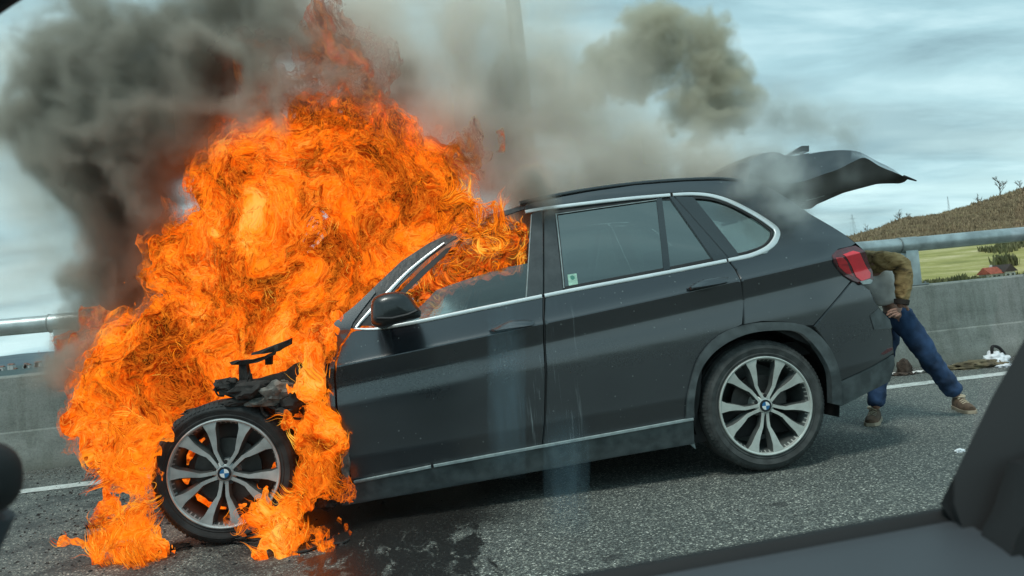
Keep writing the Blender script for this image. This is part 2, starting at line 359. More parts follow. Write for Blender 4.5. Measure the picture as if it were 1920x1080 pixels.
    M['lens_dark'] = simple('dark_red_lens', (.085, .01, .014), .12, var=.25, scale=30, coat=1)
    M['lens_bright'] = simple('bright_red_light_bar', (.78, .02, .035), .2, var=.08, coat=1)
    # clothing
    M['denim'] = simple('blue_denim', (.024, .055, .125), .85, var=.55, scale=9, bumps=.4)
    M['shirt'] = simple('pale_shirt', (.76, .73, .70), .85, var=.15, scale=14, bumps=.3)
    m, nt, b, o = mat_new('brown_patterned_jacket'); M['jacket'] = m
    n = noise_node(nt, 15, 6, .62, dist=1.0, mapping=(.6, 1, 1.9)); r = ramp(nt, n.outputs['Fac'], [(.32, (.07, .045, .022)), (.40, (.27, .165, .065)), (.54, (.46, .29, .12)), (.7, (.54, .38, .19))])
    nt.links.new(r.outputs[0], b.inputs['Base Color']); b.inputs['Roughness'].default_value = .8
    M['skin'] = simple('skin', (.42, .22, .16), .55, var=.12, scale=20); M['shoe'] = simple('brown_suede', (.115, .072, .045), .85, var=.3, scale=22, bumps=.3)
    M['sole'] = simple('tan_sole', (.40, .33, .24), .8, var=.15); M['lace'] = simple('cream_lace', (.5, .42, .3), .8, var=.1); M['hair'] = simple('dark_hair', (.03, .02, .015), .7)
    # own car
    M['own_trim'] = simple('dark_door_trim', (.035, .037, .037), .75, var=.12, scale=3); M['own_panel'] = simple('grey_door_panel', (.046, .055, .062), .6, var=.1, scale=2.5)
    M['own_black'] = simple('black_gasket', (.006, .007, .007), .7, var=.1); M['own_red'] = simple('dark_red_cloth', (.08, .012, .014), .8)
build_materials()
# ================================================================== THE SETTING
def grid_mesh(name, xs, ys, zf, mat, kind='structure', label=None):
    V = [(x, y, zf(x, y)) for y in ys for x in xs]; nx = len(xs)
    F = [(j*nx+i, j*nx+i+1, (j+1)*nx+i+1, (j+1)*nx+i) for j in range(len(ys)-1) for i in range(nx-1)]
    o = mesh(name, V, F, mat); tag(o, label, None, None, kind); return o
def build_road():
    bk = simple('rough_verge', (.12, .13, .07), .95, var=.3, scale=.3)
    grid_mesh('verge', [-3000, -300, 0, 300, 3000], [-3000, -300, -14], lambda x, y: -.01 if y > -20 else -2, bk, label='grass verge on the near side of the motorway')
    grid_mesh('road', [-300, -60, -12, -6, -3, 0, 3, 6, 12, 60, 300], [-14, -6, 0, 3, 5, 7.9], lambda x, y: 0, M['asphalt'], label='dark asphalt motorway lane with pale stone chippings and wet runs')
    # worn edge line: a sheet 4 mm above, with a ragged outline
    bm = bmesh.new()
    x = -120.0; prev = None
    while x < 120:
        step = .06 if -6 < x < 9 else 2.0
        j = .006 if step < 1 else 0
        a = bm.verts.new((x, 6.30+random.uniform(-j, j), .004)); b = bm.verts.new((x, 6.495+random.uniform(-j, j), .004))
        if prev: bm.faces.new((prev[0], a, b, prev[1]))
        prev = (a, b); x += step
    o = bmobj('edge_line', bm, M['line_worn']); tag(o, 'worn white edge line between lane and parapet', None, None, 'structure')
def worn_line():
    m, nt, b, o = mat_new('worn_road_paint'); M['line_worn'] = m
    n = noise_node(nt, 34, 7, .75); n2 = noise_node(nt, 2.2, 4, .6)
    s = mth(nt, 'ADD', mth(nt, 'MULTIPLY', n.outputs['Fac'], .75), mth(nt, 'MULTIPLY', n2.outputs['Fac'], .35))
    r = ramp(nt, s, [(.40, (.09, .095, .09)), (.50, (.40, .42, .39)), (.62, (.62, .65, .62))])
    nt.links.new(r.outputs[0], b.inputs['Base Color']); b.inputs['Roughness'].default_value = .8; bump(nt, b, n.outputs['Fac'], .3)
worn_line(); build_road()

def build_barrier():
    root = empty('concrete_parapet', (1, 7.7, 0), 'weathered grey concrete parapet wall along the far edge of the road', 'parapet')
    prof = [(7.50, .0), (7.515, .05), (7.585, .355), (7.60, .37), (7.63, .87), (7.645, .885), (7.66, .89), (7.98, .89), (8.0, .87), (8.02, -.3), (7.50, -.3)]
    xs = [-35, -25, -15, -5.02, 5.0-.0, 15, 25, 35]
    xs = [-45, -35, -25, -15, -5.03, 6.97, 17, 27, 37, 47]
    for a, b in zip(xs[:-1], xs[1:]):
        a += .012; b -= .012
        n = 40 if -6 < a < 8 or -6 < b < 8 else 4
        V = []; F = []; k = len(prof)
        for i in range(n+1):
            x = a+(b-a)*i/n
            for (y, z) in prof:
                q = .004*(vnoise(np.float32(x*2), np.float32(z*6), np.float32(0), 3)-.5) if z > .02 else 0
                V.append((x, y+float(q), z+(float(q)*.8 if z > .8 else 0)))
        for i in range(n):
            for j in range(k): F.append((i*k+j, i*k+(j+1) % k, (i+1)*k+(j+1) % k, (i+1)*k+j))
        F.append(tuple(range(k))); F.append(tuple(reversed(range(n*k, n*k+k))))
        bm = bmesh.new(); vs_ = [bm.verts.new(v) for v in V]
        for f in F: bm.faces.new([vs_[i] for i in f])
        bmobj('wall_segment', bm, M['concrete'], root, sharp=25)
    # pipe rail on posts
    rr = empty('guard_rail', (1, 7.8, .89), 'galvanised round pipe rail on short posts along the top of the concrete parapet', 'guard rail')
    Y, Z, R = 7.74, 1.352, .082
    posts = [-28.5+4.62*i+.0 for i in range(14)]
    off = U(1690, 470, Y).x - 5.6
    px0 = [U(104, 606, Y).x, U(1692, 460, Y).x]
    sp = (px0[1]-px0[0])/4
    posts = [px0[0]+sp*i for i in range(-8, 14)]
    for i in range(len(posts)-1):
        a, b = posts[i], posts[i+1]
        tube('pipe', [(a+.002, Y, Z), ((a+b)/2, Y, Z+.004), (b-.002, Y, Z)], R, M['galv'], rr, n=20)
    for p in posts:
        tube('sleeve', [(p-.04, Y, Z), (p+.17, Y, Z)], R*1.07, M['galv'], rr, n=20)
        tube('sleeve_lip', [(p-.052, Y, Z), (p-.04, Y, Z)], R*1.12, M['galv_dark'], rr, n=20)
        po = box('post', (p-.005, Y-.055, .885), (p+.15, Y+.055, Z-.045), M['galv'], rr, bevel=.006)
        box('post_flange', (p-.06, Y-.10, .888), (p+.20, Y+.10, .905), M['galv_dark'], po, bevel=.003)
        for sx in (-.035, .175):
            for sy in (-.07, .07): tube('bolt', [(p+sx, Y+sy, .903), (p+sx, Y+sy, .925)], .012, M['galv_dark'], po, n=6)
build_barrier()

def build_pole():
    p = U(976, 180, 8.12)
    r = empty('lamp_post', (p.x, 8.15, .0), 'tall grey lamp post behind the smoke and the roof of the burning car', 'lamp post')
    tube('mast', [(p.x, 8.15, -.2), (p.x+.03, 8.15, 4), (p.x-.06, 8.15, 9.5)], [.105, .085, .055], M['galv_dark'], r, n=14)
    tube('arm', [(p.x-.06, 8.15, 9.45), (p.x-.1, 7.6, 9.9), (p.x-.1, 6.6, 10.1)], [.045, .04, .035], M['galv_dark'], r)
    box('lamp_head', (p.x-.25, 5.9, 10.02), (p.x+.05, 6.7, 10.14), M['galv_dark'], r, bevel=.03)
    box('base_plate', (p.x-.2, 7.985+.04, -.02), (p.x+.2, 8.35, .02), M['galv_dark'], r)
build_pole()

# --- land beyond the bridge
RIDGE = [(1380, 505), (1480, 486), (1560, 466), (1610, 446), (1660, 431), (1700, 417), (1760, 409), (1820, 393), (1870, 379), (1920, 362), (2050, 330), (2400, 290)]
YF, YM, YR = 190.0, 310.0, 430.0
def _prof(pts, Y):
    q = [U(a, b, Y) for a, b in pts]; return np.array([v.x/Y for v in q]), np.array([v.z for v in q])
R_t, R_z = _prof(RIDGE, YR)
M_t, M_z = _prof([(1380, 525), (1610, 484), (1705, 462), (1800, 452), (1920, 440), (2400, 385)], YM)
F_t, F_z = _prof([(1380, 565), (1610, 543), (1705, 534), (1800, 526), (1920, 517), (2400, 470)], YF)
def land_z(x, y):
    t = x/max(y, 1)
    if y < YF:
        zf = np.interp(t, F_t, F_z, left=-12); k = max(0, (y-9)/(YF-9)); z = -3.0*(1-k)+zf*k-2.0*math.sin(k*math.pi)
    elif y < YM:
        k = (y-YF)/(YM-YF); z = np.interp(t, F_t, F_z, left=-12)*(1-k)+np.interp(t, M_t, M_z, left=-13)*k
    elif y < YR:
        k = (y-YM)/(YR-YM); k = k*k*(3-2*k); z = np.interp(t, M_t, M_z, left=-13)*(1-k)+np.interp(t, R_t, R_z, left=-14)*k
    else:
        k = min(1, (y-YR)/300); z = np.interp(t, R_t, R_z, left=-14)*(1-.5*k)-3*k
    if t < R_t[0]:
        z += 0
    return float(z)+.5*float(fbm(np.float32(x*.03), np.float32(y*.03), np.float32(0), 3, 9))*min(1, max(0, (y-20)/60))
def build_land():
    m, nt, b, o = mat_new('meadow'); L = nt.links.new
    n = noise_node(nt, .035, 8, .62, mapping=(1, 3, 1)); n2 = noise_node(nt, .5, 6, .7)
    grass = ramp(nt, n.outputs['Fac'], [(.30, (.22, .22, .08)), (.46, (.33, .31, .11)), (.56, (.42, .38, .17)), (.66, (.58, .50, .29))])
    base = mixc(nt, .5, grass.outputs[0], ramp(nt, n2.outputs['Fac'], [(.3, (.6, .6, .6)), (.7, (1.15, 1.15, 1.15))]).outputs[0], 'MULTIPLY')
    tc = nt.nodes.new('ShaderNodeTexCoord'); sep = nt.nodes.new('ShaderNodeSeparateXYZ'); L(tc.outputs['Object'], sep.inputs[0])
    k = nt.nodes.new('ShaderNodeMapRange'); L(mth(nt, 'ADD', sep.outputs[1], mth(nt, 'MULTIPLY', n.outputs['Fac'], 60)), k.inputs[0]); k.inputs[1].default_value = YM+10; k.inputs[2].default_value = YM+45
    base = mixc(nt, k.outputs[0], base, (.25, .19, .115))
    kx = nt.nodes.new('ShaderNodeMapRange'); L(sep.outputs[0], kx.inputs[0]); kx.inputs[1].default_value = 60; kx.inputs[2].default_value = -20
    base = mixc(nt, kx.outputs[0], base, (.075, .105, .105)); L(base, b.inputs['Base Color']); b.inputs['Roughness'].default_value = 1
    b.inputs['Specular IOR Level'].default_value = .1
    M['meadow'] = m
    xs = list(np.linspace(-900, -60, 18))+list(np.linspace(-50, 700, 150))+list(np.linspace(720, 2600, 22))
    ys = [9, 12, 18, 26, 40, 60, 90, 120, 150]+list(np.linspace(160, 520, 60))+list(np.linspace(560, 1400, 14))
    o = grid_mesh('terrain', xs, ys, lambda x, y: land_z(x, y), m, label='green meadow rising to a brown hillside')
    # far valley and hills
    mh, nt, b, o = mat_new('far_hills'); n = noise_node(nt, .012, 6, .7, mapping=(1, 1, 3))
    r = ramp(nt, n.outputs['Fac'], [(.38, (.045, .075, .10)), (.6, (.10, .14, .15))]); nt.links.new(r.outputs[0], b.inputs['Base Color']); b.inputs['Roughness'].default_value = 1  # blue of the distant haze is put into the hill colour
    pts = [(-400, 700), (-120, 678), (0, 668), (50, 662), (110, 658), (200, 661), (400, 640), (800, 606), (1200, 563), (1500, 532), (1800, 500), (2300, 450)]
    t_, z_ = _prof(pts, 2600.0)
    def hz(x, y):
        if y < 1500: return -30
        k = min(1, (y-1500)/1100); zz = float(np.interp(x/y, t_, z_))
        return -30*(1-k)+(zz+7*float(fbm(np.float32(x*.004), np.float32(y*.004), np.float32(1), 3)))*k
    grid_mesh('far_hills', list(np.linspace(-3600, 4200, 120)), list(np.linspace(1390, 2600, 14))+[4000], hz, mh, label='low wooded hills in painted haze blue far beyond the bridge')
build_land()

def scatter_twigs(name, spots, mat, label, cat, kind='stuff', seed=1, per=12):
    rg = random.Random(seed); V = []; F = []
    for (x, y, z, h) in spots:
        for k in range(per):
            a = rg.uniform(0, 6.283); l = h*rg.uniform(.55, 1.0); sp = rg.uniform(.05, .5)*h
            bx, by = x+rg.uniform(-.45, .45)*h, y+rg.uniform(-.45, .45)*h
            tx, ty = bx+math.cos(a)*sp*.6, by+math.sin(a)*sp*.6; wd = rg.uniform(.06, .17)*h
            c, s = math.cos(a+1.57)*wd, math.sin(a+1.57)*wd; n = len(V)
            V += [(bx-c*.3, by-s*.3, z-.3), (bx+c*.3, by+s*.3, z-.3), ((bx+tx)/2+c, (by+ty)/2+s, z+l*.55), (tx, ty, z+l), ((bx+tx)/2-c, (by+ty)/2-s, z+l*.5)]
            F += [(n, n+1, n+2, n+3, n+4)]
    o = mesh(name, V, F, mat, smooth=False); tag(o, label, cat, None, kind); return o
def build_plants():
    def veg(name, stops, sc_=.09):
        m, nt, b, o = mat_new(name); n = noise_node(nt, sc_, 4, .7); gi = nt.nodes.new('ShaderNodeNewGeometry')
        s = mth(nt, 'ADD', mth(nt, 'MULTIPLY', n.outputs['Fac'], .75), mth(nt, 'MULTIPLY', gi.outputs['Random Per Island'], .32))
        r = ramp(nt, s, stops); nt.links.new(r.outputs[0], b.inputs['Base Color']); b.inputs['Roughness'].default_value = 1; b.inputs['Specular IOR Level'].default_value = .05
        b.inputs['Subsurface Weight'].default_value = 0; return m
    M['scrub'] = veg('brown_winter_scrub', [(.3, (.13, .10, .065)), (.45, (.27, .205, .13)), (.6, (.40, .30, .19)), (.75, (.38, .31, .18))])
    M['bush'] = veg('grey_green_bush', [(.3, (.06, .07, .04)), (.6, (.17, .17, .09)), (.8, (.26, .25, .13))])
    M['bark'] = simple('bare_bark', (.15, .13, .11), .9, var=.3, scale=2)
    rg = random.Random(5); sp = []
    for i in range(9000):
        y = rg.uniform(YM+6, YR+8); t = rg.uniform(.55, 1.02); x = t*y
        y += 20*(float(vnoise(np.float32(x*.02), np.float32(0), np.float32(0)))-.5)
        if y > YR+12: continue
        sp.append((x, y, land_z(x, y), rg.uniform(1.2, 2.7)*(1.35 if y > YR-16 and rg.random() < .5 else 1)*(1.35 if vnoise(np.float32(x*.05), np.float32(y*.05), np.float32(4)) > .62 else 1)))
    scatter_twigs('scrub', sp, M['scrub'], 'dense brown leafless scrub covering the hillside above the meadow', 'scrub')
    sp = []
    for i in range(420):
        t = rg.uniform(.66, 1.0); y = YF+rg.uniform(-14, 2); x = t*y
        if rg.random() < .5 and not .76 < t < .84: continue
        sp.append((x, y, land_z(x, y), rg.uniform(.6, 1.5)))
    for i in range(150):   # hedge climbing the right end of the meadow
        q = rg.random(); x = .86*250+q*60+rg.uniform(-4, 4); y = 250+q*40+rg.uniform(-5, 5); sp.append((x, y, land_z(x, y), rg.uniform(1, 3)))
    scatter_twigs('hedge', sp, M['bush'], 'rough hedge and weeds along the lower edge of the meadow', 'hedge', seed=3)
    for (px, py, Y, h, lab) in [(1798, 523, 176, 3.6, 'rounded dark bush at the foot of the meadow left of the small house'), (1886, 512, 214, 5.2, 'bushy bare shrub behind the small red roofed house'),
                                (1752, 524, 182, 2.2, 'low bush at the foot of the meadow farthest from the house'), (1716, 500, 235, 1.8, 'lone small shrub on the meadow beside the rail post')]:
        p = U(px, py, Y); z = land_z(p.x, p.y)-.2; spx = []
        for k in range(26):
            a = rg.uniform(0, 6.28); r = rg.uniform(0, .55)*h; spx.append((p.x+math.cos(a)*r, p.y+math.sin(a)*r, z, h*rg.uniform(.45, .9)))
        scatter_twigs('bush', spx, M['bush'], lab, 'bush', kind=None, seed=int(px), per=14)
    # bare trees standing out of the scrub on the ridge
    def bare_tree(px, py, Y, h, lab, seed):
        rg = random.Random(seed); p = U(px, py, Y); z0 = land_z(p.x, p.y)
        root = empty('bare_tree', (p.x, p.y, z0), lab, 'tree', 'bare trees along the ridge')
        tv, tf = tube_geo([(p.x, p.y, z0-.5), (p.x+.1*h*.2, p.y, z0+h*.45), (p.x+.02*h, p.y, z0+h*.9)], [h*.03, h*.02, h*.006], 6)
        mesh('trunk', tv, tf, M['bark'], root)
        V = []; F = []
        def br(a, d, l, r, lev):
            b = a+d*l; v, f = tube_geo([a, (a+b)/2+Vector((rg.uniform(-.1, .1), 0, rg.uniform(0, .1)))*l, b], [r, r*.7, r*.35], 3, False)
            n = len(V); V.extend(v); F.extend([tuple(i+n for i in q) for q in f])
            if lev:
                for k in range(4):
                    dd = (d+Vector((rg.uniform(-.8, .8), rg.uniform(-.8, .8), rg.uniform(-.1, .6)))).normalized()
                    br(a+d*l*rg.uniform(.35, 1), dd, l*rg.uniform(.5, .7), r*.5, lev-1)
        for k in range(9):
            s = rg.uniform(.25, .85); a = rg.uniform(0, 6.28)
            br(Vector((p.x, p.y, z0+h*s)), Vector((math.cos(a)*.8, math.sin(a)*.8, rg.uniform(.5, 1))).normalized(), h*rg.uniform(.25, .4)*(1.15-s*.5), h*.018, 2)
        mesh('crown', V, F, M['bark'], root)
    bare_tree(1878, 388, YR-4, 14, 'tallest bare tree on the ridge near the right end of the hill', 11)
    bare_tree(1836, 398, YR-3, 8, 'slim bare tree on the ridge just left of the tallest one', 12)
    bare_tree(1688, 424, YR-6, 9, 'bare tree on the lower left slope of the hill', 13)
    bare_tree(1702, 420, YR-5, 6, 'small leaning bare tree right of the one on the lower slope', 14)
    bare_tree(1914, 372, YR-5, 8, 'bare tree at the extreme right end of the ridge', 15)
    bare_tree(1628, 447, YR-5, 6, 'bare tree at the left foot of the hill above the pipe rail', 16)
build_plants()

def build_masts():
    def mast(px, pyb, pyt, Y, wd, lab, name):
        a = U(px, pyb, Y); b = U(px, pyt, Y); r = empty(name, (a.x, Y, a.z-3), lab, 'mast'); h = b.z-a.z+3
        n = 7
        for sx in (-1, 1):
            for sy in (-1, 1): tube('leg', [(a.x+sx*wd, Y+sy*wd, a.z-3), (a.x+sx*wd*.12, Y+sy*wd*.12, b.z)], [.09, .05], M['galv_dark'], r, n=4)
        V = []; F = []
        for i in range(n):
            k = i/n; w0 = wd*(1-.88*k); w1 = wd*(1-.88*(k+1/n)); z0 = a.z-3+h*k; z1 = a.z-3+h*(k+1/n)
            for s in (-1, 1):
                v, f = tube_geo([(a.x+s*w0, Y-w0, z0), (a.x-s*w1, Y-w1, z1)], .05, 3, False); q = len(V); V += v; F += [tuple(i_+q for i_ in g) for g in f]
        mesh('lattice', V, F, M['galv_dark'], r)
        if name == 'pylon':
            for k in (.7, .85): tube('crossarm', [(a.x-wd*1.3, Y, a.z-3+h*k), (a.x+wd*1.3, Y, a.z-3+h*k)], .09, M['galv_dark'], r, n=4)
    mast(1602, 446, 402, 520, 2.2, 'faint lattice power pylon beyond the left end of the hill', 'pylon')
    mast(1781, 408, 368, 470, .9, 'thin radio mast rising behind the middle of the ridge', 'radio_mast')
    # small house on the meadow
    p = U(1868, 519, 186); gx, gy, gz = p.x, 186.0, p.z-.6
    r = empty('house', (gx, gy, gz), 'small white house with a red roof at the foot of the meadow', 'house')
    wl = simple('white_render', (.62, .62, .58), .9); rd = simple('red_roof_tiles', (.30, .075, .045), .9, var=.25, scale=1.2); dk = simple('dark_gable_boards', (.045, .035, .03), .9); wd_ = simple('dark_window', (.03, .04, .045), .2)
    box('wall', (gx-3.4, gy-2.2, gz-1), (gx+.2, gy+2.2, gz+1.5), wl, r); box('wall', (gx+.2, gy-3, gz-1), (gx+3.3, gy+3, gz+1.8), wl, r)
    def roof(x0, x1, y0, y1, z, h, mat, axis='x'):
        V = [(x0, y0, z), (x1, y0, z), (x1, y1, z), (x0, y1, z)]
        ym = (y0+y1)/2; xm = (x0+x1)/2
        if axis == 'x': V += [(x0, ym, z+h), (x1, ym, z+h)]; F = [(0, 1, 5, 4), (2, 3, 4, 5), (0, 4, 3), (1, 2, 5), (3, 2, 1, 0)]
        else: V += [(xm, y0, z+h), (xm, y1, z+h)]; F = [(0, 1, 4), (1, 2, 5, 4), (2, 3, 5), (3, 0, 4, 5), (3, 2, 1, 0)]
        return mesh('roof', V, F, mat, r, smooth=False)
    roof(gx-4.0, gx+.3, gy-2.9, gy+2.6, gz+1.5, 1.9, rd); rr = roof(gx-.2, gx+3.8, gy-3.5, gy+3.4, gz+1.8, 2.0, dk, 'y')
    mesh('chimney', *_boxvf((gx-1.2, gy+.2, gz+2.6), (gx-.7, gy+.7, gz+4.0)), wl, rr, smooth=False)
    for wx in (gx-2.4, gx-1.0): box('window', (wx-.35, gy-2.26, gz+.2), (wx+.35, gy-2.19, gz+1.1), wd_, r)
    for wx in (gx+1.0, gx+2.5): box('window', (wx-.35, gy-3.06, gz+.3), (wx+.35, gy-2.99, gz+1.2), wd_, r)
    # far town: pale houses under the hills at the left edge
    rg = random.Random(9); wp = simple('pale_far_walls', (.5, .5, .47), .9, var=.05); rfm = simple('far_brown_roofs', (.22, .11, .08), .9)
    for i in range(26):
        px = rg.uniform(-10, 130); py = 687+(-px*.095)+rg.uniform(0, 12); Y = 900.0
        q = U(px, py, Y); s = rg.uniform(2.2, 4.6); hh = rg.uniform(1.4, 2.6)
        t = empty('far_house', (q.x, Y, q.z-2), 'tiny pale house of the distant town under the far hills', 'house', 'houses of the distant town')
        mesh('wall', *_boxvf((q.x-s/2, Y-3, q.z-6), (q.x+s/2, Y+3, q.z+hh*.5)), wp, t, smooth=False)
        V = [(q.x-s*.55, Y-3.4, q.z+hh*.5), (q.x+s*.55, Y-3.4, q.z+hh*.5), (q.x+s*.55, Y+3.4, q.z+hh*.5), (q.x-s*.55, Y+3.4, q.z+hh*.5), (q.x-s*.5, Y, q.z+hh*1.1), (q.x+s*.5, Y, q.z+hh*1.1)]
        mesh('roof', V, [(0, 1, 5, 4), (2, 3, 4, 5), (0, 4, 3), (1, 2, 5), (3, 2, 1, 0)], rfm, t, smooth=False)
def _boxvf(lo, hi):
    x0, y0, z0 = lo; x1, y1, z1 = hi
    return [(x0, y0, z0), (x1, y0, z0), (x1, y1, z0), (x0, y1, z0), (x0, y0, z1), (x1, y0, z1), (x1, y1, z1), (x0, y1, z1)], [(3, 2, 1, 0), (4, 5, 6, 7), (0, 1, 5, 4), (1, 2, 6, 5), (2, 3, 7, 6), (3, 0, 4, 7)]
build_masts()

def build_litter():
    # loose grit between the line and the wall, and crumbs of soot about the fire
    rg = random.Random(21); V = []; F = []
    def stone(x, y, z, s):
        n = len(V); a = rg.uniform(0, 6.28); c, t = math.cos(a)*s, math.sin(a)*s; h = s*rg.uniform(.5, 1)
        V.extend([(x+c, y+t, z), (x-t, y+c, z), (x-c, y-t, z), (x+t, y-c, z), (x+c*.3, y+t*.3, z+h), (x-c*.4, y-t*.4, z+h*.8)])
        F.extend([(n, n+1, n+4), (n+1, n+5, n+4), (n+1, n+2, n+5), (n+2, n+3, n+5), (n+3, n+4, n+5), (n+3, n, n+4)])
    for i in range(9000):
        x = rg.uniform(-7, 10); y = 7.5-abs(rg.gauss(0, .30)); stone(x, y, .0, rg.uniform(.004, .013))
    o = mesh('grit', V, F, simple('grey_grit', (.10, .10, .09), .95, var=.6, scale=25), smooth=False); tag(o, 'loose grey grit lying along the foot of the parapet', None, None, 'stuff')
    V = []; F = []
    for i in range(2600):
        x = rg.gauss(-2.2, 1.0); y = rg.uniform(3.0, 7.4); stone(x, y, 0, abs(rg.gauss(.003, .004))+.002)
    o = mesh('soot_crumbs', V, F, M['char'], smooth=False); tag(o, 'black crumbs of burnt plastic strewn on the road round the fire', None, None, 'stuff')
build_litter()
# ================================================================== THE CAR
Y0 = 3.97; YMID = Y0+.965
def lerp_curve(pts):
    c = np.polyfit([p[0] for p in pts], [p[1] for p in pts], 3 if len(pts) > 6 and pts[0][1] > 1.2 else 2); return lambda x: np.polyval(c, np.asarray(x, float))
# feature heights along the length, world metres (the car stands nose down)
z_sill = lerp_curve([(-1.6, .07), (-.437, .122), (1.489, .211), (2.9, .27)])
z_trim = lerp_curve([(-1.6, .18), (-.36, .236), (.64, .296), (1.5, .339), (2.9, .40)])
z_low = lerp_curve([(-1.6, .30), (-.33, .358), (.61, .415), (1.49, .483), (2.9, .56)])
z_sho = lerp_curve([(-1.6, .73), (-.37, .844), (.45, .920), (1.0, .985), (1.55, 1.058), (2.0, 1.115), (2.43, 1.171), (2.9, 1.21)])
z_belt = lerp_curve([(-1.6, .96), (-.29, 1.015), (.09, 1.045), (.73, 1.112), (1.2, 1.155), (1.8, 1.215), (2.15, 1.26), (2.9, 1.31)])
z_roof = lerp_curve([(-1.6, 1.3), (.2, 1.53), (.68, 1.63), (1.03, 1.675), (1.5, 1.69), (1.81, 1.675), (2.06, 1.64), (2.9, 1.5)])
def sideY(x, z, off=0.0):
    x = np.asarray(x, float); z = np.asarray(z, float)
    a = [z_sill(x)-.05, z_sill(x), z_trim(x), z_low(x), z_low(x)*.45+z_sho(x)*.55, z_sho(x)-.10, z_sho(x), z_belt(x), z_roof(x), z_roof(x)+.1]
    v = [.085, .060, .026, .0, -.004, .007, -.012, .050, .285, .36]
    y = np.zeros(np.broadcast(x, z).shape)+v[-1]
    for i in range(len(a)-1):
        k = np.clip((z-a[i])/np.maximum(a[i+1]-a[i], 1e-3), 0, 1)
        if i in (3, 4): k = k*k*(3-2*k)
        elif i == 6: k = k**.8
        elif i == 7: k = k**1.06
        seg = v[i]+(v[i+1]-v[i])*k
        m = (z >= a[i]) if i else np.ones_like(y, bool)
        y = np.where(m, seg, y)
    y = np.where(z > a[-1], v[-1], y)
    dx = np.maximum(0, x-2.2); y = y+.33*dx**2
    dx = np.maximum(0, -.6-x); y = y+.12*dx**2
    return Y0+y+off
def US(px, py, off=0.0):
    Y = 4.0
    for _ in range(40):
        p = U(px, py, Y); Y = .6*Y+.4*min(5.2, float(sideY(p.x, p.z, off)))
    return (p.x, p.z)
def inside(poly, P):
    x, y = P[:, 0], P[:, 1]; r = np.zeros(len(P), bool); n = len(poly); j = n-1
    for i in range(n):
        xi, yi = poly[i]; xj, yj = poly[j]
        with np.errstate(divide='ignore', invalid='ignore'):
            c = ((yi > y) != (yj > y)) & (x < (xj-xi)*(y-yi)/(yj-yi+1e-12)+xi)
        r ^= c; j = i
    return r
def resample(poly, step):
    out = []; n = len(poly)
    for i in range(n):
        a = np.array(poly[i]); b = np.array(poly[(i+1) % n]); k = max(1, int(math.ceil(np.linalg.norm(b-a)/step)))
        for s in range(k): out.append(tuple(a+(b-a)*s/k))
    return out
def inset(poly, d):
    if not d: return poly
    P = np.array(poly); n = len(P); area = .5*np.sum(P[:, 0]*np.roll(P[:, 1], -1)-np.roll(P[:, 0], -1)*P[:, 1]); s = 1 if area > 0 else -1
    out = []
    for i in range(n):
        e0 = P[i]-P[i-1]; e1 = P[(i+1) % n]-P[i]; e0 = e0/(np.linalg.norm(e0)+1e-9); e1 = e1/(np.linalg.norm(e1)+1e-9)
        n0 = np.array([-e0[1], e0[0]])*s; n1 = np.array([-e1[1], e1[0]])*s; m = n0+n1; L = np.linalg.norm(m); m = m/(L+1e-9); c = max(.4, float(m@n0))
        out.append(tuple(P[i]+m*d/c))
    return out
def panel_geo(poly, holes=(), off=0.0, thick=.02, grid=.035, gap=.0, surf=sideY, lip=.003):
    poly = resample(inset(poly, gap), grid); loops = [poly]+[resample(inset(h, -gap), grid) for h in holes]
    pts = []; edges = []; nb = 0
    for lp in loops:
        k = len(pts); pts += lp; edges += [(k+i, k+(i+1) % len(lp)) for i in range(len(lp))]
    nb = len(pts)
    B = np.array(pts); x0, z0 = B.min(0); x1, z1 = B.max(0)
    gx, gz = np.meshgrid(np.arange(x0, x1, grid), np.arange(z0, z1, grid*.8)); cand = [np.stack([gx.ravel(), gz.ravel()], 1)]
    if surf is sideY:
        xs = np.arange(x0, x1, grid*.6)
        for f, rows in ((z_low, (-.03, -.012, 0, .012, .03)), (z_sho, (-.13, -.112, -.10, -.088, -.07, -.045, -.02, -.006, 0, .006, .02, .04, .06))):
            c0 = cand[0]; dz = c0[:, 1]-f(c0[:, 0]); cand[0] = c0[(dz < rows[0]-.012) | (dz > rows[-1]+.012)]
            for r in rows: cand.append(np.stack([xs, f(xs)+r], 1))
    cd_ = np.concatenate(cand); ok = inside(loops[0], cd_)
    for h in loops[1:]: ok &= ~inside(h, cd_)
    cd_ = cd_[ok]
    if len(cd_):
        d = np.min(np.linalg.norm(cd_[:, None, :]-B[None, :, :], axis=2), axis=1); cd_ = cd_[d > min(.006, grid*.3)]
    allp = [Vector(p) for p in pts]+[Vector(p) for p in cd_]
    r = geometry.delaunay_2d_cdt(allp, edges, [], 0, 1e-7)
    V2 = np.array([tuple(v) for v in r[0]]); T = np.array([tuple(f) for f in r[2]])
    cen = V2[T].mean(1); ok = inside(loops[0], cen)
    for h in loops[1:]: ok &= ~inside(h, cen)
    T = T[ok]
    y = surf(V2[:, 0], V2[:, 1])+off
    # boundary edges -> fold inward
    cnt = {}
    for t in T:
        for a, b in ((t[0], t[1]), (t[1], t[2]), (t[2], t[0])): cnt[(a, b)] = 1
    be = [(a, b) for (a, b) in cnt if (b, a) not in cnt]
    bset = {a for a, b in be} | {b for a, b in be}
    V = [[V2[i][0], y[i], V2[i][1]] for i in range(len(V2))]
    if lip:
        for i in bset: V[i][1] += lip*.6
    F = [(int(t[0]), int(t[1]), int(t[2])) for t in T]
    m = {}
    for i in bset: m[i] = len(V); V.append([V2[i][0], y[i]+thick, V2[i][1]])
    nf = len(F)
    F += [(int(b), int(a), m[a], m[b]) for a, b in be]
    return V, F, nf
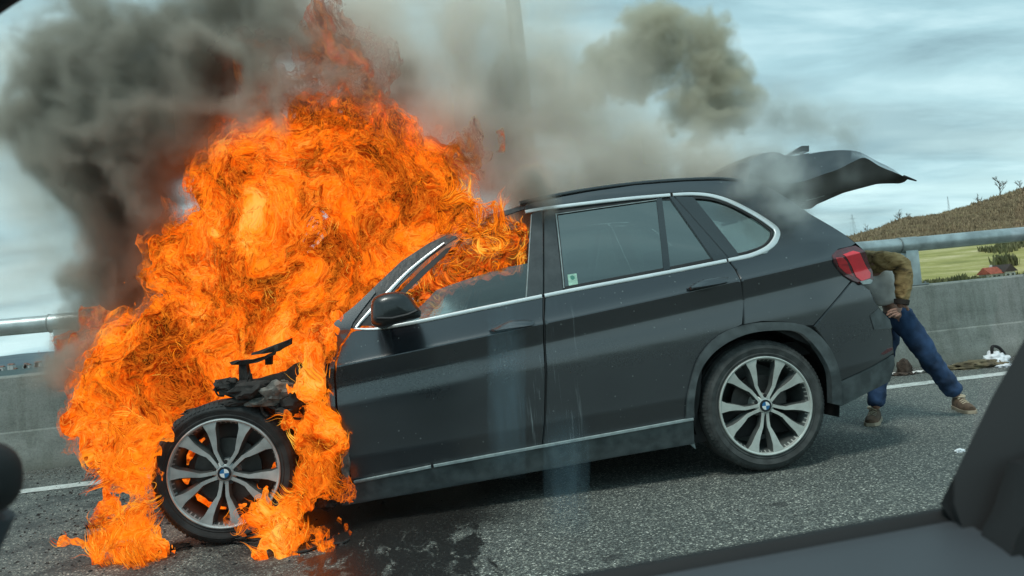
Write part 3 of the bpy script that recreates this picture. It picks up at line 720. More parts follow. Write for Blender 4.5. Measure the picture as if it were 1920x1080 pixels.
def panel(name, poly, mat, parent, holes=(), off=0.0, thick=.02, grid=.035, gap=.0, surf=sideY, px=True, mirror=True, lip=.003, flip_check=True):
    if px:
        poly = [US(a, b, off) for a, b in poly]; holes = [[US(a, b, off) for a, b in h] for h in holes]
    V, F, nf = panel_geo(poly, holes, off, thick, grid, gap, surf, lip)
    def make(V, F, nf):
        o = mesh(name, V, F, mat, parent)
        me = o.data
        sh = np.zeros(len(me.edges), bool); fold = set()
        for p in me.polygons:
            if p.index >= nf:
                for k in p.edge_keys: fold.add(k)
        for e in me.edges:
            if e.key in fold: sh[e.index] = True
        sg = 1 if V[0][1] < YMID else -1; A = np.array([(v[0], v[2]) for v in V]); e = .006
        gx = (surf(A[:, 0]+e, A[:, 1])-surf(A[:, 0]-e, A[:, 1]))/(2*e); gz = (surf(A[:, 0], A[:, 1]+e)-surf(A[:, 0], A[:, 1]-e))/(2*e)
        nn = np.stack([gx, -np.ones_like(gx)*sg, gz], 1); nn /= np.linalg.norm(nn, axis=1)[:, None]
        if len(me.vertices) == len(nn) and name != 'x': me.normals_split_custom_set_from_vertices([tuple(v) for v in nn])
        return o
    # orient outward (towards -Y)
    a, b, c = (Vector(V[i]) for i in F[0])
    if (b-a).cross(c-a).y > 0: F = [tuple(reversed(f)) for f in F]
    o = make(V, F, nf)
    if mirror:
        V2 = [[v[0], 2*YMID-v[1], v[2]] for v in V]; make(V2, [tuple(reversed(f)) for f in F], nf)
    return o
def strip(name, line, wid, mat, parent, off=-.006, closed=False, px=True, mirror=True, depth=.012, surf=sideY, sub=5, smooth_line=True):
    "a raised rounded moulding along a line on the body side; wid may vary"
    P = [US(a, b) for a, b in line] if px else line
    if smooth_line:
        Q = catmull([(p[0], p[1], 0) for p in P], closed, sub)
    else:
        Q = [Vector((a[0], a[1], 0)) for a in resample(P, .03)] if closed else [Vector((p[0], p[1], 0)) for p in P]
    n = len(Q); W = wid if isinstance(wid, (list, tuple)) else [wid]*len(P)
    prof = [(-.5, .9), (-.5, .25), (-.36, 0), (.36, 0), (.5, .25), (.5, .9)]
    V = []; k = len(prof)
    for i in range(n):
        a = Q[(i-1) % n] if closed else Q[max(i-1, 0)]; b = Q[(i+1) % n] if closed else Q[min(i+1, n-1)]
        t = (b-a).normalized(); nn = Vector((-t.y, t.x, 0)); wi = np.interp(i/max(1, n-1)*(len(W)-1), range(len(W)), W)
        for u, d in prof:
            x = Q[i].x+nn.x*u*wi; z = Q[i].y+nn.y*u*wi
            V.append((x, float(surf(Q[i].x, Q[i].y))*.5+float(surf(x, z))*.5+off+d*depth, z))
    F = []
    for i in range(n if closed else n-1):
        j = (i+1) % n
        for s in range(k-1): F.append((i*k+s, i*k+s+1, j*k+s+1, j*k+s))
    if not closed: F += [tuple(range(k)), tuple(range((n-1)*k, n*k))[::-1]]
    def mk(V):
        bm = bmesh.new(); vv = [bm.verts.new(v) for v in V]
        for f in F:
            try: bm.faces.new([vv[i] for i in f])
            except Exception: pass
        bmobj(name, bm, mat, parent, sharp=60)
    mk(V)
    if mirror: mk([(v[0], 2*YMID-v[1], v[2]) for v in V])

CAR = empty('car', (1.0, YMID, 0), 'black estate-type SUV with its front end on fire and its tailgate open', 'car')
def zc(x):   # car local z -> keeps the pitch of the body
    return .046*(x-1.938)
CHROME_T = [(985, 397), (1020, 391), (1100, 381), (1180, 372), (1250, 366), (1300, 363), (1335, 366), (1370, 377), (1410, 397), (1448, 420), (1460, 434), (1455, 452), (1438, 470), (1405, 482), (1366, 487), (1250, 510), (1100, 538), (1020, 553), (900, 580), (800, 601), (720, 615), (690, 618), (664, 617)]
def build_body():
    P = CAR
    # painted side panels
    panel('front_door', [(658, 624), (668, 619), (700, 619), (800, 603), (900, 582), (1018, 556), (1018, 600), (1022, 700), (1021, 780), (1016, 838), (900, 860), (810, 877), (660, 906), (652, 870), (641, 820), (632, 760), (629, 710), (631, 680), (640, 650)], M['paint'], P, gap=.002)
    panel('rear_door', [(1023, 555), (1100, 540), (1250, 512), (1366, 490), (1378, 505), (1390, 530), (1395, 565), (1392, 608), (1350, 630), (1313, 670), (1293, 735), (1288, 786), (1150, 815), (1019, 837), (1024, 780), (1026, 700), (1022, 600)], M['paint'], P, gap=.002)
    quarter = [(1369, 489), (1405, 484), (1440, 474), (1458, 455), (1465, 434), (1451, 417), (1410, 393), (1372, 373), (1336, 362), (1300, 359), (1250, 362), (1100, 378), (985, 393), (985, 384), (1030, 373), (1100, 360), (1190, 347), (1280, 340), (1350, 338), (1400, 342), (1440, 350), (1480, 374), (1520, 402), (1560, 425), (1590, 444), (1605, 456), (1598, 461), (1572, 467), (1562, 478), (1573, 505), (1597, 525), (1560, 570), (1525, 610), (1508, 611), (1475, 604), (1430, 602), (1397, 608), (1395, 565), (1393, 530), (1382, 505)]
    panel('body_side', quarter, M['paint'], P, gap=.0015, grid=.03)
    panel('rear_bumper', [(1599, 527), (1620, 536), (1632, 545), (1640, 565), (1658, 590), (1672, 615), (1675, 640), (1676, 662), (1640, 684), (1577, 714), (1568, 680), (1552, 645), (1528, 612), (1562, 572)], M['paint'], P, gap=.0015)
    panel('bumper_skirt', [(1577, 716), (1640, 686), (1676, 665), (1678, 685), (1668, 716), (1630, 735), (1578, 762), (1560, 755), (1558, 702), (1570, 690)], M['trim'], P, gap=.001, off=-.006)
    panel('bumper_reflection', [(1632, 592), (1648, 578), (1669, 600), (1673, 615), (1640, 618)], M['trim'], P, off=-.005, thick=.008, grid=.02)  # grey patch paints a reflection on the bumper corner
    panel('front_fender', [(655, 624), (637, 650), (628, 680), (626, 710), (629, 762), (638, 820), (649, 870), (656, 904), (640, 900), (634, 850), (620, 800), (608, 765), (606, 748), (618, 735), (613, 715), (616, 690), (622, 665), (620, 640), (626, 605), (640, 592), (662, 575), (700, 540), (705, 548), (680, 580), (662, 605)], M['paint'], P, gap=.002, grid=.025)
    # sill
    sill = [(664, 906), (810, 879), (1016, 841), (1150, 817), (1300, 787), (1302, 832), (1150, 858), (900, 903), (640, 949), (637, 930), (645, 908)]
    panel('sill', sill, M['trim'], P, off=-.012, thick=.05)
    strip('sill_strip', [(664, 903), (740, 888), (808, 874)], .016, M['facet'], P, off=-.022, depth=.02)
    strip('sill_strip', [(813, 873), (1016, 836), (1150, 812), (1298, 785)], .016, M['facet'], P, off=-.022, depth=.02)
    # wheel arch mouldings
    outer = [(1287, 784), (1292, 736), (1312, 670), (1350, 629), (1397, 610), (1441, 604), (1492, 606), (1523, 617), (1552, 645), (1570, 680), (1578, 714), (1580, 761)]
    inner = [(1303, 784), (1303, 749), (1312, 702), (1334, 667), (1366, 642), (1404, 626), (1445, 620), (1492, 621), (1517, 636), (1542, 667), (1558, 702), (1561, 757)]
    co = [(v.x, v.y) for v in catmull([(a, b, 0) for a, b in outer])]; ci = [(v.x, v.y) for v in catmull([(a, b, 0) for a, b in inner])]
    panel('wheel_arch_moulding', co+ci[::-1], M['trim'], P, off=-.020, thick=.055, grid=.022, lip=.006)
    # inner dark shells so that nothing shows daylight
    panel('inner_shell', [(662, 622), (1020, 556), (1366, 490), (1440, 474), (1466, 436), (1450, 418), (1370, 376), (1300, 362), (1360, 345), (1440, 352), (1590, 446), (1600, 530), (1650, 600), (1665, 690), (1575, 740), (1545, 660), (1440, 612), (1320, 650), (1300, 820), (900, 890), (660, 930), (640, 760), (640, 650)], M['dark'], P, off=.022, thick=.01, grid=.06)
    # greenhouse
    panel('pillar_trim', [(999, 399), (1018, 395), (1018, 554), (987, 561)], M['paint_dusty'], P, off=.000, gap=.001, thick=.05)
    panel('pillar_trim', [(1021, 395), (1039, 393), (1056, 546), (1021, 553)], M['paint_dusty'], P, off=.000, gap=.001, thick=.05)
    panel('window_divider', [(1231, 371), (1241, 370), (1257, 504), (1245, 507)], M['gloss'], P, off=.006, thick=.02, grid=.02)
    panel('rear_pillar_trim', [(1256, 369), (1263, 368), (1366, 485), (1340, 489)], M['gloss'], P, off=.002, thick=.02, grid=.02)
    panel('rear_pillar_trim', [(1266, 368), (1300, 369), (1383, 473), (1385, 482), (1369, 485)], M['gloss'], P, off=.004, thick=.02, grid=.02)
    panel('window_frame', [(1021, 396), (1100, 385), (1232, 368), (1256, 368), (1256, 375), (1232, 375), (1046, 402), (1060, 537), (1246, 502), (1340, 483), (1340, 489), (1020, 553), (1020, 549), (1056, 543), (1039, 400), (1021, 400)], M['rubberseal'], P, off=.012, thick=.02, grid=.03)
    panel('window_pane', [(1041, 398), (1232, 371), (1246, 505), (1057, 543)], M['glass_dark'], P, off=.017, thick=.004, lip=0)
    panel('window_pane', [(1241, 371), (1256, 369), (1340, 487), (1257, 504)], M['glass_dark'], P, off=.017, thick=.004, lip=0)
    panel('window_pane', [(1296, 368), (1336, 370), (1372, 382), (1410, 402), (1445, 425), (1453, 436), (1447, 452), (1432, 466), (1402, 476), (1383, 479)], M['glass_dark'], P, off=.017, thick=.004, lip=0)
    strip('seal_and_highlight', [(1300, 370), (1334, 373), (1370, 384), (1408, 404), (1442, 427), (1449, 437), (1444, 451), (1430, 463), (1402, 473), (1384, 477)], .016, M['rubberseal'], P, off=.004)
    strip('seal_and_highlight', [(1043, 400), (1050, 460), (1058, 540)], .007, M['facet'], P, off=.006, mirror=False)
    strip('seal_and_highlight', [(997, 402), (992, 480), (987, 558)], .006, M['facet'], P, off=.004, mirror=False)  # pale strip paints the highlight along the pillar edge
    strip('seal_and_highlight', [(1044, 401), (1140, 387), (1232, 374)], .005, M['facet'], P, off=.008, mirror=False)
    # half lowered pane in the front door
    panel('window_pane', [(736, 610), (760, 596), (791, 572), (818, 544), (845, 534), (890, 519), (945, 502), (993, 493), (987, 561), (900, 579), (800, 600)], M['glass'], P, off=.017, thick=.005, lip=0, mirror=False)
    panel('window_sticker', [(1064, 515), (1081, 512.5), (1084, 535), (1067, 538.5)], M['sticker'], P, off=.0145, thick=.001, grid=.02, mirror=False, lip=0)
    panel('window_sticker', [(1069, 518), (1073, 516), (1077, 518), (1078, 522), (1074, 525), (1070, 523)], M['sticker_dark'], P, off=.0138, thick=.0005, grid=.01, mirror=False, lip=0)
    panel('hanging_clip', [(1290, 830), (1302, 828), (1305, 842), (1300, 838), (1296, 834)], M['facet'], P, off=-.004, thick=.02, grid=.02, mirror=False)
    # A pillar: black outer bar, bright strip, black inner frame
    panel('windscreen_pillar', [(628, 608), (648, 592), (673, 566), (710, 530), (752, 490), (804, 456), (844, 437), (884, 417), (925, 400), (985, 385), (985, 391), (930, 410), (890, 428), (846, 452), (800, 486), (745, 540), (706, 582), (672, 616), (660, 616)], M['char_paint'], P, off=.01, grid=.025, thick=.05)
    strip('window_surround', [(667, 614), (690, 588), (720, 556), (760, 514), (800, 480), (833, 455)], [.012, .020, .020, .018, .016, .010], M['chrome'], P, off=.002)
    panel('inner_frame', [(708, 590), (745, 552), (790, 506), (836, 466), (848, 462), (835, 478), (800, 511), (770, 540), (757, 553), (735, 600), (706, 608)], M['rubberseal'], P, off=.014, thick=.03, grid=.02)
    panel('mirror_triangle', [(676, 611), (700, 585), (712, 575), (735, 608), (720, 611)], M['rubberseal'], P, off=.012, thick=.01, grid=.02)
    strip('window_surround', CHROME_T[:5]+[(1255, 365.5)], .021, M['chrome'], P, off=-.002)
    strip('window_surround', [(1262, 365), (1300, 363.5), (1335, 367), (1370, 378), (1410, 398), (1446, 421), (1458, 435), (1453, 452), (1437, 467), (1405, 480), (1366, 488)], [.020, .022, .024, .026, .028, .031, .033, .033, .029, .026, .022], M['chrome'], P, off=-.002)
    strip('window_surround', [(1362, 489), (1250, 511), (1100, 539), (1021, 554.5)], .022, M['chrome'], P, off=-.006)
    strip('window_surround', [(1016, 555.5), (900, 579), (800, 600), (740, 611), (700, 617), (664, 616)], [.022, .022, .021, .018, .013, .008], M['chrome'], P, off=-.006)
    # roof rail
    rl = [US(a, b) for a, b in [(975, 382), (1030, 370), (1100, 357), (1190, 345), (1280, 338), (1350, 336), (1395, 340)]]
    rp = catmull([(x, float(sideY(x, z))+.02, z+.004) for x, z in rl])
    tube('roof_rail', rp, .014, M['gloss'], P, n=8); tube('roof_rail', [(p.x, 2*YMID-p.y, p.z) for p in rp], .014, M['gloss'], P, n=8)
    # roof skin, from the windscreen head back to the tailgate opening
    edge = [US(a, b) for a, b in [(975, 385), (1030, 373), (1100, 360), (1190, 347), (1280, 340), (1350, 338), (1400, 342), (1440, 350)]]
    V = []; n = 13
    for x, z in edge:
        y0 = float(sideY(x, z))
        for k in range(n):
            t = k/(n-1); y = y0+(2*YMID-2*y0)*t; V.append((x, y, z-.002+.045*(1-(2*t-1)**2)))
    F = [(i*n+j, i*n+j+1, (i+1)*n+j+1, (i+1)*n+j) for i in range(len(edge)-1) for j in range(n-1)]
    bm = bmesh.new(); vv = [bm.verts.new(v) for v in V]; [bm.faces.new([vv[i] for i in f]) for f in F]; bmesh.ops.solidify(bm, geom=bm.faces[:], thickness=.02); bmobj('roof', bm, M['paint'], P)
    # floor, tail, back seats and the load bay
    box('floor_pan', (-.6, Y0+.10, .20), (2.25, 2*YMID-Y0-.10, .36), M['dark'], P)
    tl = [US(a, b) for a, b in [(1632, 545), (1640, 565), (1658, 590), (1672, 615), (1676, 662), (1678, 685), (1668, 716)]]
    V = []; n = 11
    for x, z in tl:
        y0 = float(sideY(x, z))
        for k in range(n):
            t = k/(n-1); V.append((x+.13*(1-(2*t-1)**4)**.8, y0+(2*YMID-2*y0)*t, z))
    F = [(i*n+j, i*n+j+1, (i+1)*n+j+1, (i+1)*n+j) for i in range(len(tl)-1) for j in range(n-1)]
    bm = bmesh.new(); vv = [bm.verts.new(v) for v in V]; [bm.faces.new([vv[i] for i in f]) for f in F]; bmesh.ops.solidify(bm, geom=bm.faces[:], thickness=.02); bmobj('bumper_face', bm, M['paint'], P)
    box('load_floor', (1.75, Y0+.16, .62), (2.55, 2*YMID-Y0-.16, .70), M['interior'], P)
    box('dashboard', (-.15, Y0+.15, .80), (.25, 2*YMID-Y0-.15, 1.02), M['interior'], P, bevel=.06)
    bm = bmesh.new(); bmesh.ops.create_circle(bm, segments=8, radius=.001); bm.free()
    sw = [Vector((.36+.06*math.sin(a), YMID-.38+.19*math.cos(a), 1.02+.18*math.sin(a))) for a in np.linspace(0, 2*math.pi, 25)]
    tube('steering_wheel', sw, .016, M['interior'], P, n=8)
    for (x, yc) in [(.85, YMID-.38), (.85, YMID+.38), (1.62, YMID-.42), (1.62, YMID+.42), (1.62, YMID)]:
        z = .38; s = box('seat', (x-.45, yc-.24, z), (x+.08, yc+.24, z+.26), M['interior'], P, bevel=.05)
        bm = bmesh.new(); g = box_bm(bm, (x, yc-.23, z+.15), (x+.13, yc+.23, z+.80), .05)
        bmesh.ops.rotate(bm, verts=bm.verts[:], cent=Vector((x, yc, z+.15)), matrix=Matrix.Rotation(math.radians(12), 3, 'Y')); bmobj('backrest', bm, M['interior'], s)
        bm = bmesh.new(); box_bm(bm, (x+.17, yc-.13, z+.82), (x+.26, yc+.13, z+1.0), .04); bmobj('headrest', bm, M['interior'], s)
    # wheel wells
    for cx in (1.95,):
        for sgn in (1, -1):
            V = []; F = []; n = 20; r = .445
            for i in range(n+1):
                a = math.pi*(i/n)*1.16-.08*math.pi
                for yy in (.05, .34): V.append((cx+r*math.cos(a), (Y0+yy) if sgn > 0 else (2*YMID-Y0-yy), .36+zc(cx)*0+r*math.sin(a)*.98))
            for i in range(n): F.append((2*i, 2*i+1, 2*i+3, 2*i+2))
            F.append(tuple(2*i+1 for i in range(n+1)))
            mesh('wheel_well', V, F, M['dark'], P, sharp_angle=40)
    # door handles
    def handle(pts, recess):
        panel('handle_recess', recess, M['gloss'], P, off=-.004, thick=.004, grid=.012)
        hz = [US(a, b) for a, b in pts]; poly = resample(hz, .012); cx_ = sum(p[0] for p in poly)/len(poly); cz_ = sum(p[1] for p in poly)/len(poly)
        for mir in (0, 1):
            rings = []; bm = bmesh.new()
            for (s, d) in [(1, .004), (1, -.016), (.9, -.03), (.55, -.038)]:
                ring = []
                for x, z in poly:
                    X = cx_+(x-cx_)*(1-(1-s)*.25); Z = cz_+(z-cz_)*s; y = float(sideY(x, z))+d
                    ring.append(bm.verts.new((X, 2*YMID-y if mir else y, Z)))
                rings.append(ring)
            for a, b in zip(rings[:-1], rings[1:]):
                for i in range(len(a)): bm.faces.new((a[i], a[(i+1) % len(a)], b[(i+1) % len(a)], b[i]))
            bm.faces.new(rings[-1])
            bmobj('door_handle', bm, M['paint'], P, sharp=50)
    handle([(917, 619), (935, 609), (957, 600), (985, 599), (1001, 601), (1000, 611), (985, 614), (950, 619), (925, 624)], [(930, 618), (955, 604), (990, 606), (988, 618), (970, 627), (945, 628)])
    handle([(1287, 541), (1300, 531), (1318, 524), (1345, 519), (1364, 520), (1362, 530), (1345, 535), (1310, 542), (1292, 545)], [(1298, 540), (1316, 525), (1345, 523), (1345, 537), (1330, 546), (1308, 548)])
    # seams
    strip('door_seam', [(1020, 556), (1020.5, 600), (1024, 700), (1023, 780), (1018, 838)], .006, M['rubberseal'], P, off=.004, depth=.004)
    # tail lamp
    tlp = [(1562, 478), (1572, 468), (1590, 463), (1605, 460), (1617, 467), (1628, 487), (1637, 508), (1639, 520), (1636, 529), (1618, 533), (1600, 526), (1586, 518), (1573, 505), (1565, 491)]
    panel('tail_lamp', tlp, M['lens_dark'], P, off=-.016, thick=.05, grid=.018, gap=.001, lip=.008)
    panel('light_bar', [(1581, 477), (1600, 470), (1612, 473), (1622, 495), (1633, 512), (1632, 521), (1616, 527), (1606, 519), (1598, 500), (1590, 486)], M['lens_bright'], P, off=-.0205, thick=.004, grid=.015, lip=.002)
    panel('light_bar', [(1567, 483), (1580, 482), (1588, 490), (1600, 518), (1586, 512), (1574, 500)], M['lens'], P, off=-.0195, thick=.004, grid=.015, lip=.002)
    panel('reversing_lamp', [(1613, 528), (1632, 523), (1637, 526), (1633, 532), (1618, 533)], M['facet'], P, off=-.0215, thick=.004, grid=.012, lip=.001)
    panel('rear_reflector', [(1652, 664), (1664, 654), (1674, 651), (1674, 656), (1658, 665)], M['lens_dark'], P, off=-.004, thick=.006, grid=.02)
    # rust-brown notch of the D pillar where the tailgate shuts
    dp = [US(a, b) for a, b in [(1440, 350), (1480, 374), (1520, 402), (1560, 425), (1590, 444), (1605, 456), (1617, 467)]]
    for s in (0, 1):
        V = []
        for x, z in dp:
            y = float(sideY(x, z))
            for dx, dy in ((0, 0), (.02, .03), (.0, .12), (-.10, .12)): V.append((x+dx, (2*YMID-(y+dy)) if s else y+dy, z))
        F = [(i*4+j, i*4+j+1, (i+1)*4+j+1, (i+1)*4+j) for i in range(len(dp)-1) for j in range(3)]
        mesh('tail_pillar', V, F, M['gloss'], P, sharp_angle=40)
def extra_mats():
    M['facet'] = simple('dust_and_highlight_edge', (.30, .36, .36), .45, var=.2, scale=30)  # pale dust tone that also paints highlights along trim edges
    m, nt, b, o = mat_new('dusty_pillar'); M['paint_dusty'] = m
    n = noise_node(nt, 12, 6, .7); r = ramp(nt, n.outputs['Fac'], [(.3, (.022, .030, .034)), (.7, (.06, .072, .075))]); nt.links.new(r.outputs[0], b.inputs['Base Color']); b.inputs['Roughness'].default_value = .4
    M['sticker'] = simple('pale_green_sticker', (.34, .56, .44), .5, var=.2, scale=60); M['sticker_dark'] = simple('sticker_print', (.05, .22, .16), .5)
    M['char_paint'] = simple('scorched_black_paint', (.02, .022, .024), .45, var=.5, scale=20, bumps=.4)
extra_mats(); build_body()

def build_mirror():
    P = CAR; Yc = 3.80
    out = [(697, 565), (707, 555), (723, 549), (742, 547), (760, 549), (771, 557), (780, 571), (789, 583), (788, 595), (770, 600), (750, 605), (730, 612), (711, 615), (697, 608), (695, 590)]
    q = [U(a, b, Yc) for a, b in out]; q = catmull(q, True, 3); c = sum(q, Vector())/len(q)
    for mir in (0, 1):
        bm = bmesh.new(); rings = []
        for s, dy in [(.45, -.105), (.78, -.09), (.95, -.055), (1, 0), (.985, .05), (.9, .10), (.6, .12)]:
            ring = []
            for p in q:
                v = c+(p-c)*s; y = Yc+dy
                ring.append(bm.verts.new((v.x, 2*YMID-y if mir else y, v.z)))
            rings.append(ring)
        for a, b in zip(rings[:-1], rings[1:]):
            for i in range(len(a)): bm.faces.new((a[i], a[(i+1) % len(a)], b[(i+1) % len(a)], b[i]))
        bm.faces.new(rings[0]); bm.faces.new(rings[-1])
        o = bmobj('wing_mirror', bm, M['mirror_black'], P, sharp=50)
        my = (lambda y: 2*YMID-y) if mir else (lambda y: y)
        a = U(712, 609, Yc); b_ = U(712, 612, 3.98)
        tube('mirror_foot', [(a.x+.02, my(Yc), a.z+.01), (b_.x+.02, my(3.93), b_.z+.02), (b_.x+.02, my(4.0), b_.z+.02)], [.035, .03, .035], M['gloss'], o)
        # lower lip and repeater strip
        l1 = [U(x, y, Yc-.103) for x, y in [(706, 597), (735, 597), (765, 590), (783, 582)]]
        tube('repeater', [(p.x, my(p.y), p.z) for p in l1], .008, M['rubberseal'], o, n=6)
        l2 = [U(x, y, Yc-.10) for x, y in [(706, 580), (706, 565), (716, 558), (745, 557), (765, 562)]]
build_mirror()

def build_hatch():
    P = CAR
    top = [(1408, 300), (1425, 286), (1445, 280), (1466, 281), (1480, 287), (1510, 285), (1545, 279), (1575, 276), (1605, 277), (1625, 283), (1650, 297), (1675, 309), (1692, 321), (1702, 333)]
    bot = [(1404, 340), (1425, 352), (1445, 360), (1466, 366), (1485, 371), (1512, 374), (1540, 368), (1570, 358), (1600, 351), (1625, 348), (1650, 344), (1675, 343), (1690, 343), (1700, 340)]
    mid = [(1406, 325), (1425, 330), (1445, 338), (1466, 342), (1485, 343), (1512, 338), (1540, 328), (1570, 318), (1600, 303), (1622, 296), (1650, 312), (1675, 322), (1691, 329), (1702, 336)]
    YH = 4.34
    top, mid, bot = ([(v.x, v.y) for v in catmull([(a, b, 0) for a, b in q], sub=4)] for q in (top, mid, bot))
    V = []; n = 15; st = []
    N = len(top)
    for i in range(N):
        a, m_, b = U(*top[i], YH), U(*mid[i], YH-.035), U(*bot[i], YH+.02)
        y1 = 2*YMID
        crown = .03
        ring = []
        k = 11
        # top side: near edge to far edge
        for j in range(k):
            t = j/(k-1); ring.append((a.x, a.y+.03+(y1-2*a.y-.06)*t, a.z+crown*(1-(2*t-1)**2)*.8-(.012 if j in (0, k-1) else 0)))
        ring.append((m_.x, y1-m_.y, m_.z))
        for j in range(k):
            t = 1-j/(k-1); ring.append((b.x, b.y+.02+(y1-2*b.y-.04)*t, b.z+.045*(1-(2*t-1)**4)))
        ring.append((m_.x, m_.y, m_.z)); st.append(ring)
    k = len(st[0]); bm = bmesh.new(); R_ = [[bm.verts.new(v) for v in r] for r in st]
    for i in range(N-1):
        for j in range(k): 
            f = bm.faces.new((R_[i][j], R_[i][(j+1) % k], R_[i+1][(j+1) % k], R_[i+1][j]))
            if 12 <= j < 23 or (j == 11): f.material_index = 1
            if j == k-2: f.material_index = 1
    bm.faces.new(R_[0]); bm.faces.new(R_[-1])
    for f in bm.faces:
        pass
    trim = simple('tailgate_lining', (.05, .045, .038), .7, var=.25)
    h = bmobj('tailgate', bm, [M['paint'], trim], P, sharp=42)
    # spoiler hinge horn and wiper
    hp = [(1481, 288), (1492, 280), (1503, 273.5), (1517, 273), (1517, 284), (1505, 284), (1493, 288)]
    q = [U(a, b, YH+.25) for a, b in hp]; bm = bmesh.new()
    A = [bm.verts.new(v) for v in q]; B = [bm.verts.new(v+Vector((0, .09, 0))) for v in q]
    bm.faces.new(A); bm.faces.new(B[::-1])
    for i in range(len(A)): bm.faces.new((A[i], A[(i+1) % len(A)], B[(i+1) % len(A)], B[i]))
    bmobj('roof_aerial', bm, M['gloss'], h, sharp=30)
    a, b = U(1694, 331, YH+.5), U(1718, 339, YH+.5)
    tube('wiper_arm', [a, (a+b)/2, b], [.012, .009, .005], M['rubberseal'], h, n=6)
    # gas struts
    for s in (0, 1):
        a = U(1545, 366, YH+.08); b = U(1475, 385, YH+.1)
        f = lambda v: (v.x, 2*YMID-v.y if s else v.y, v.z)
        tube('gas_strut', [f(b), f((a+b)/2)], .012, M['rubberseal'], h, n=8); tube('gas_strut', [f((a+b)/2), f(a)], .006, M['galv'], h, n=8)
build_hatch()

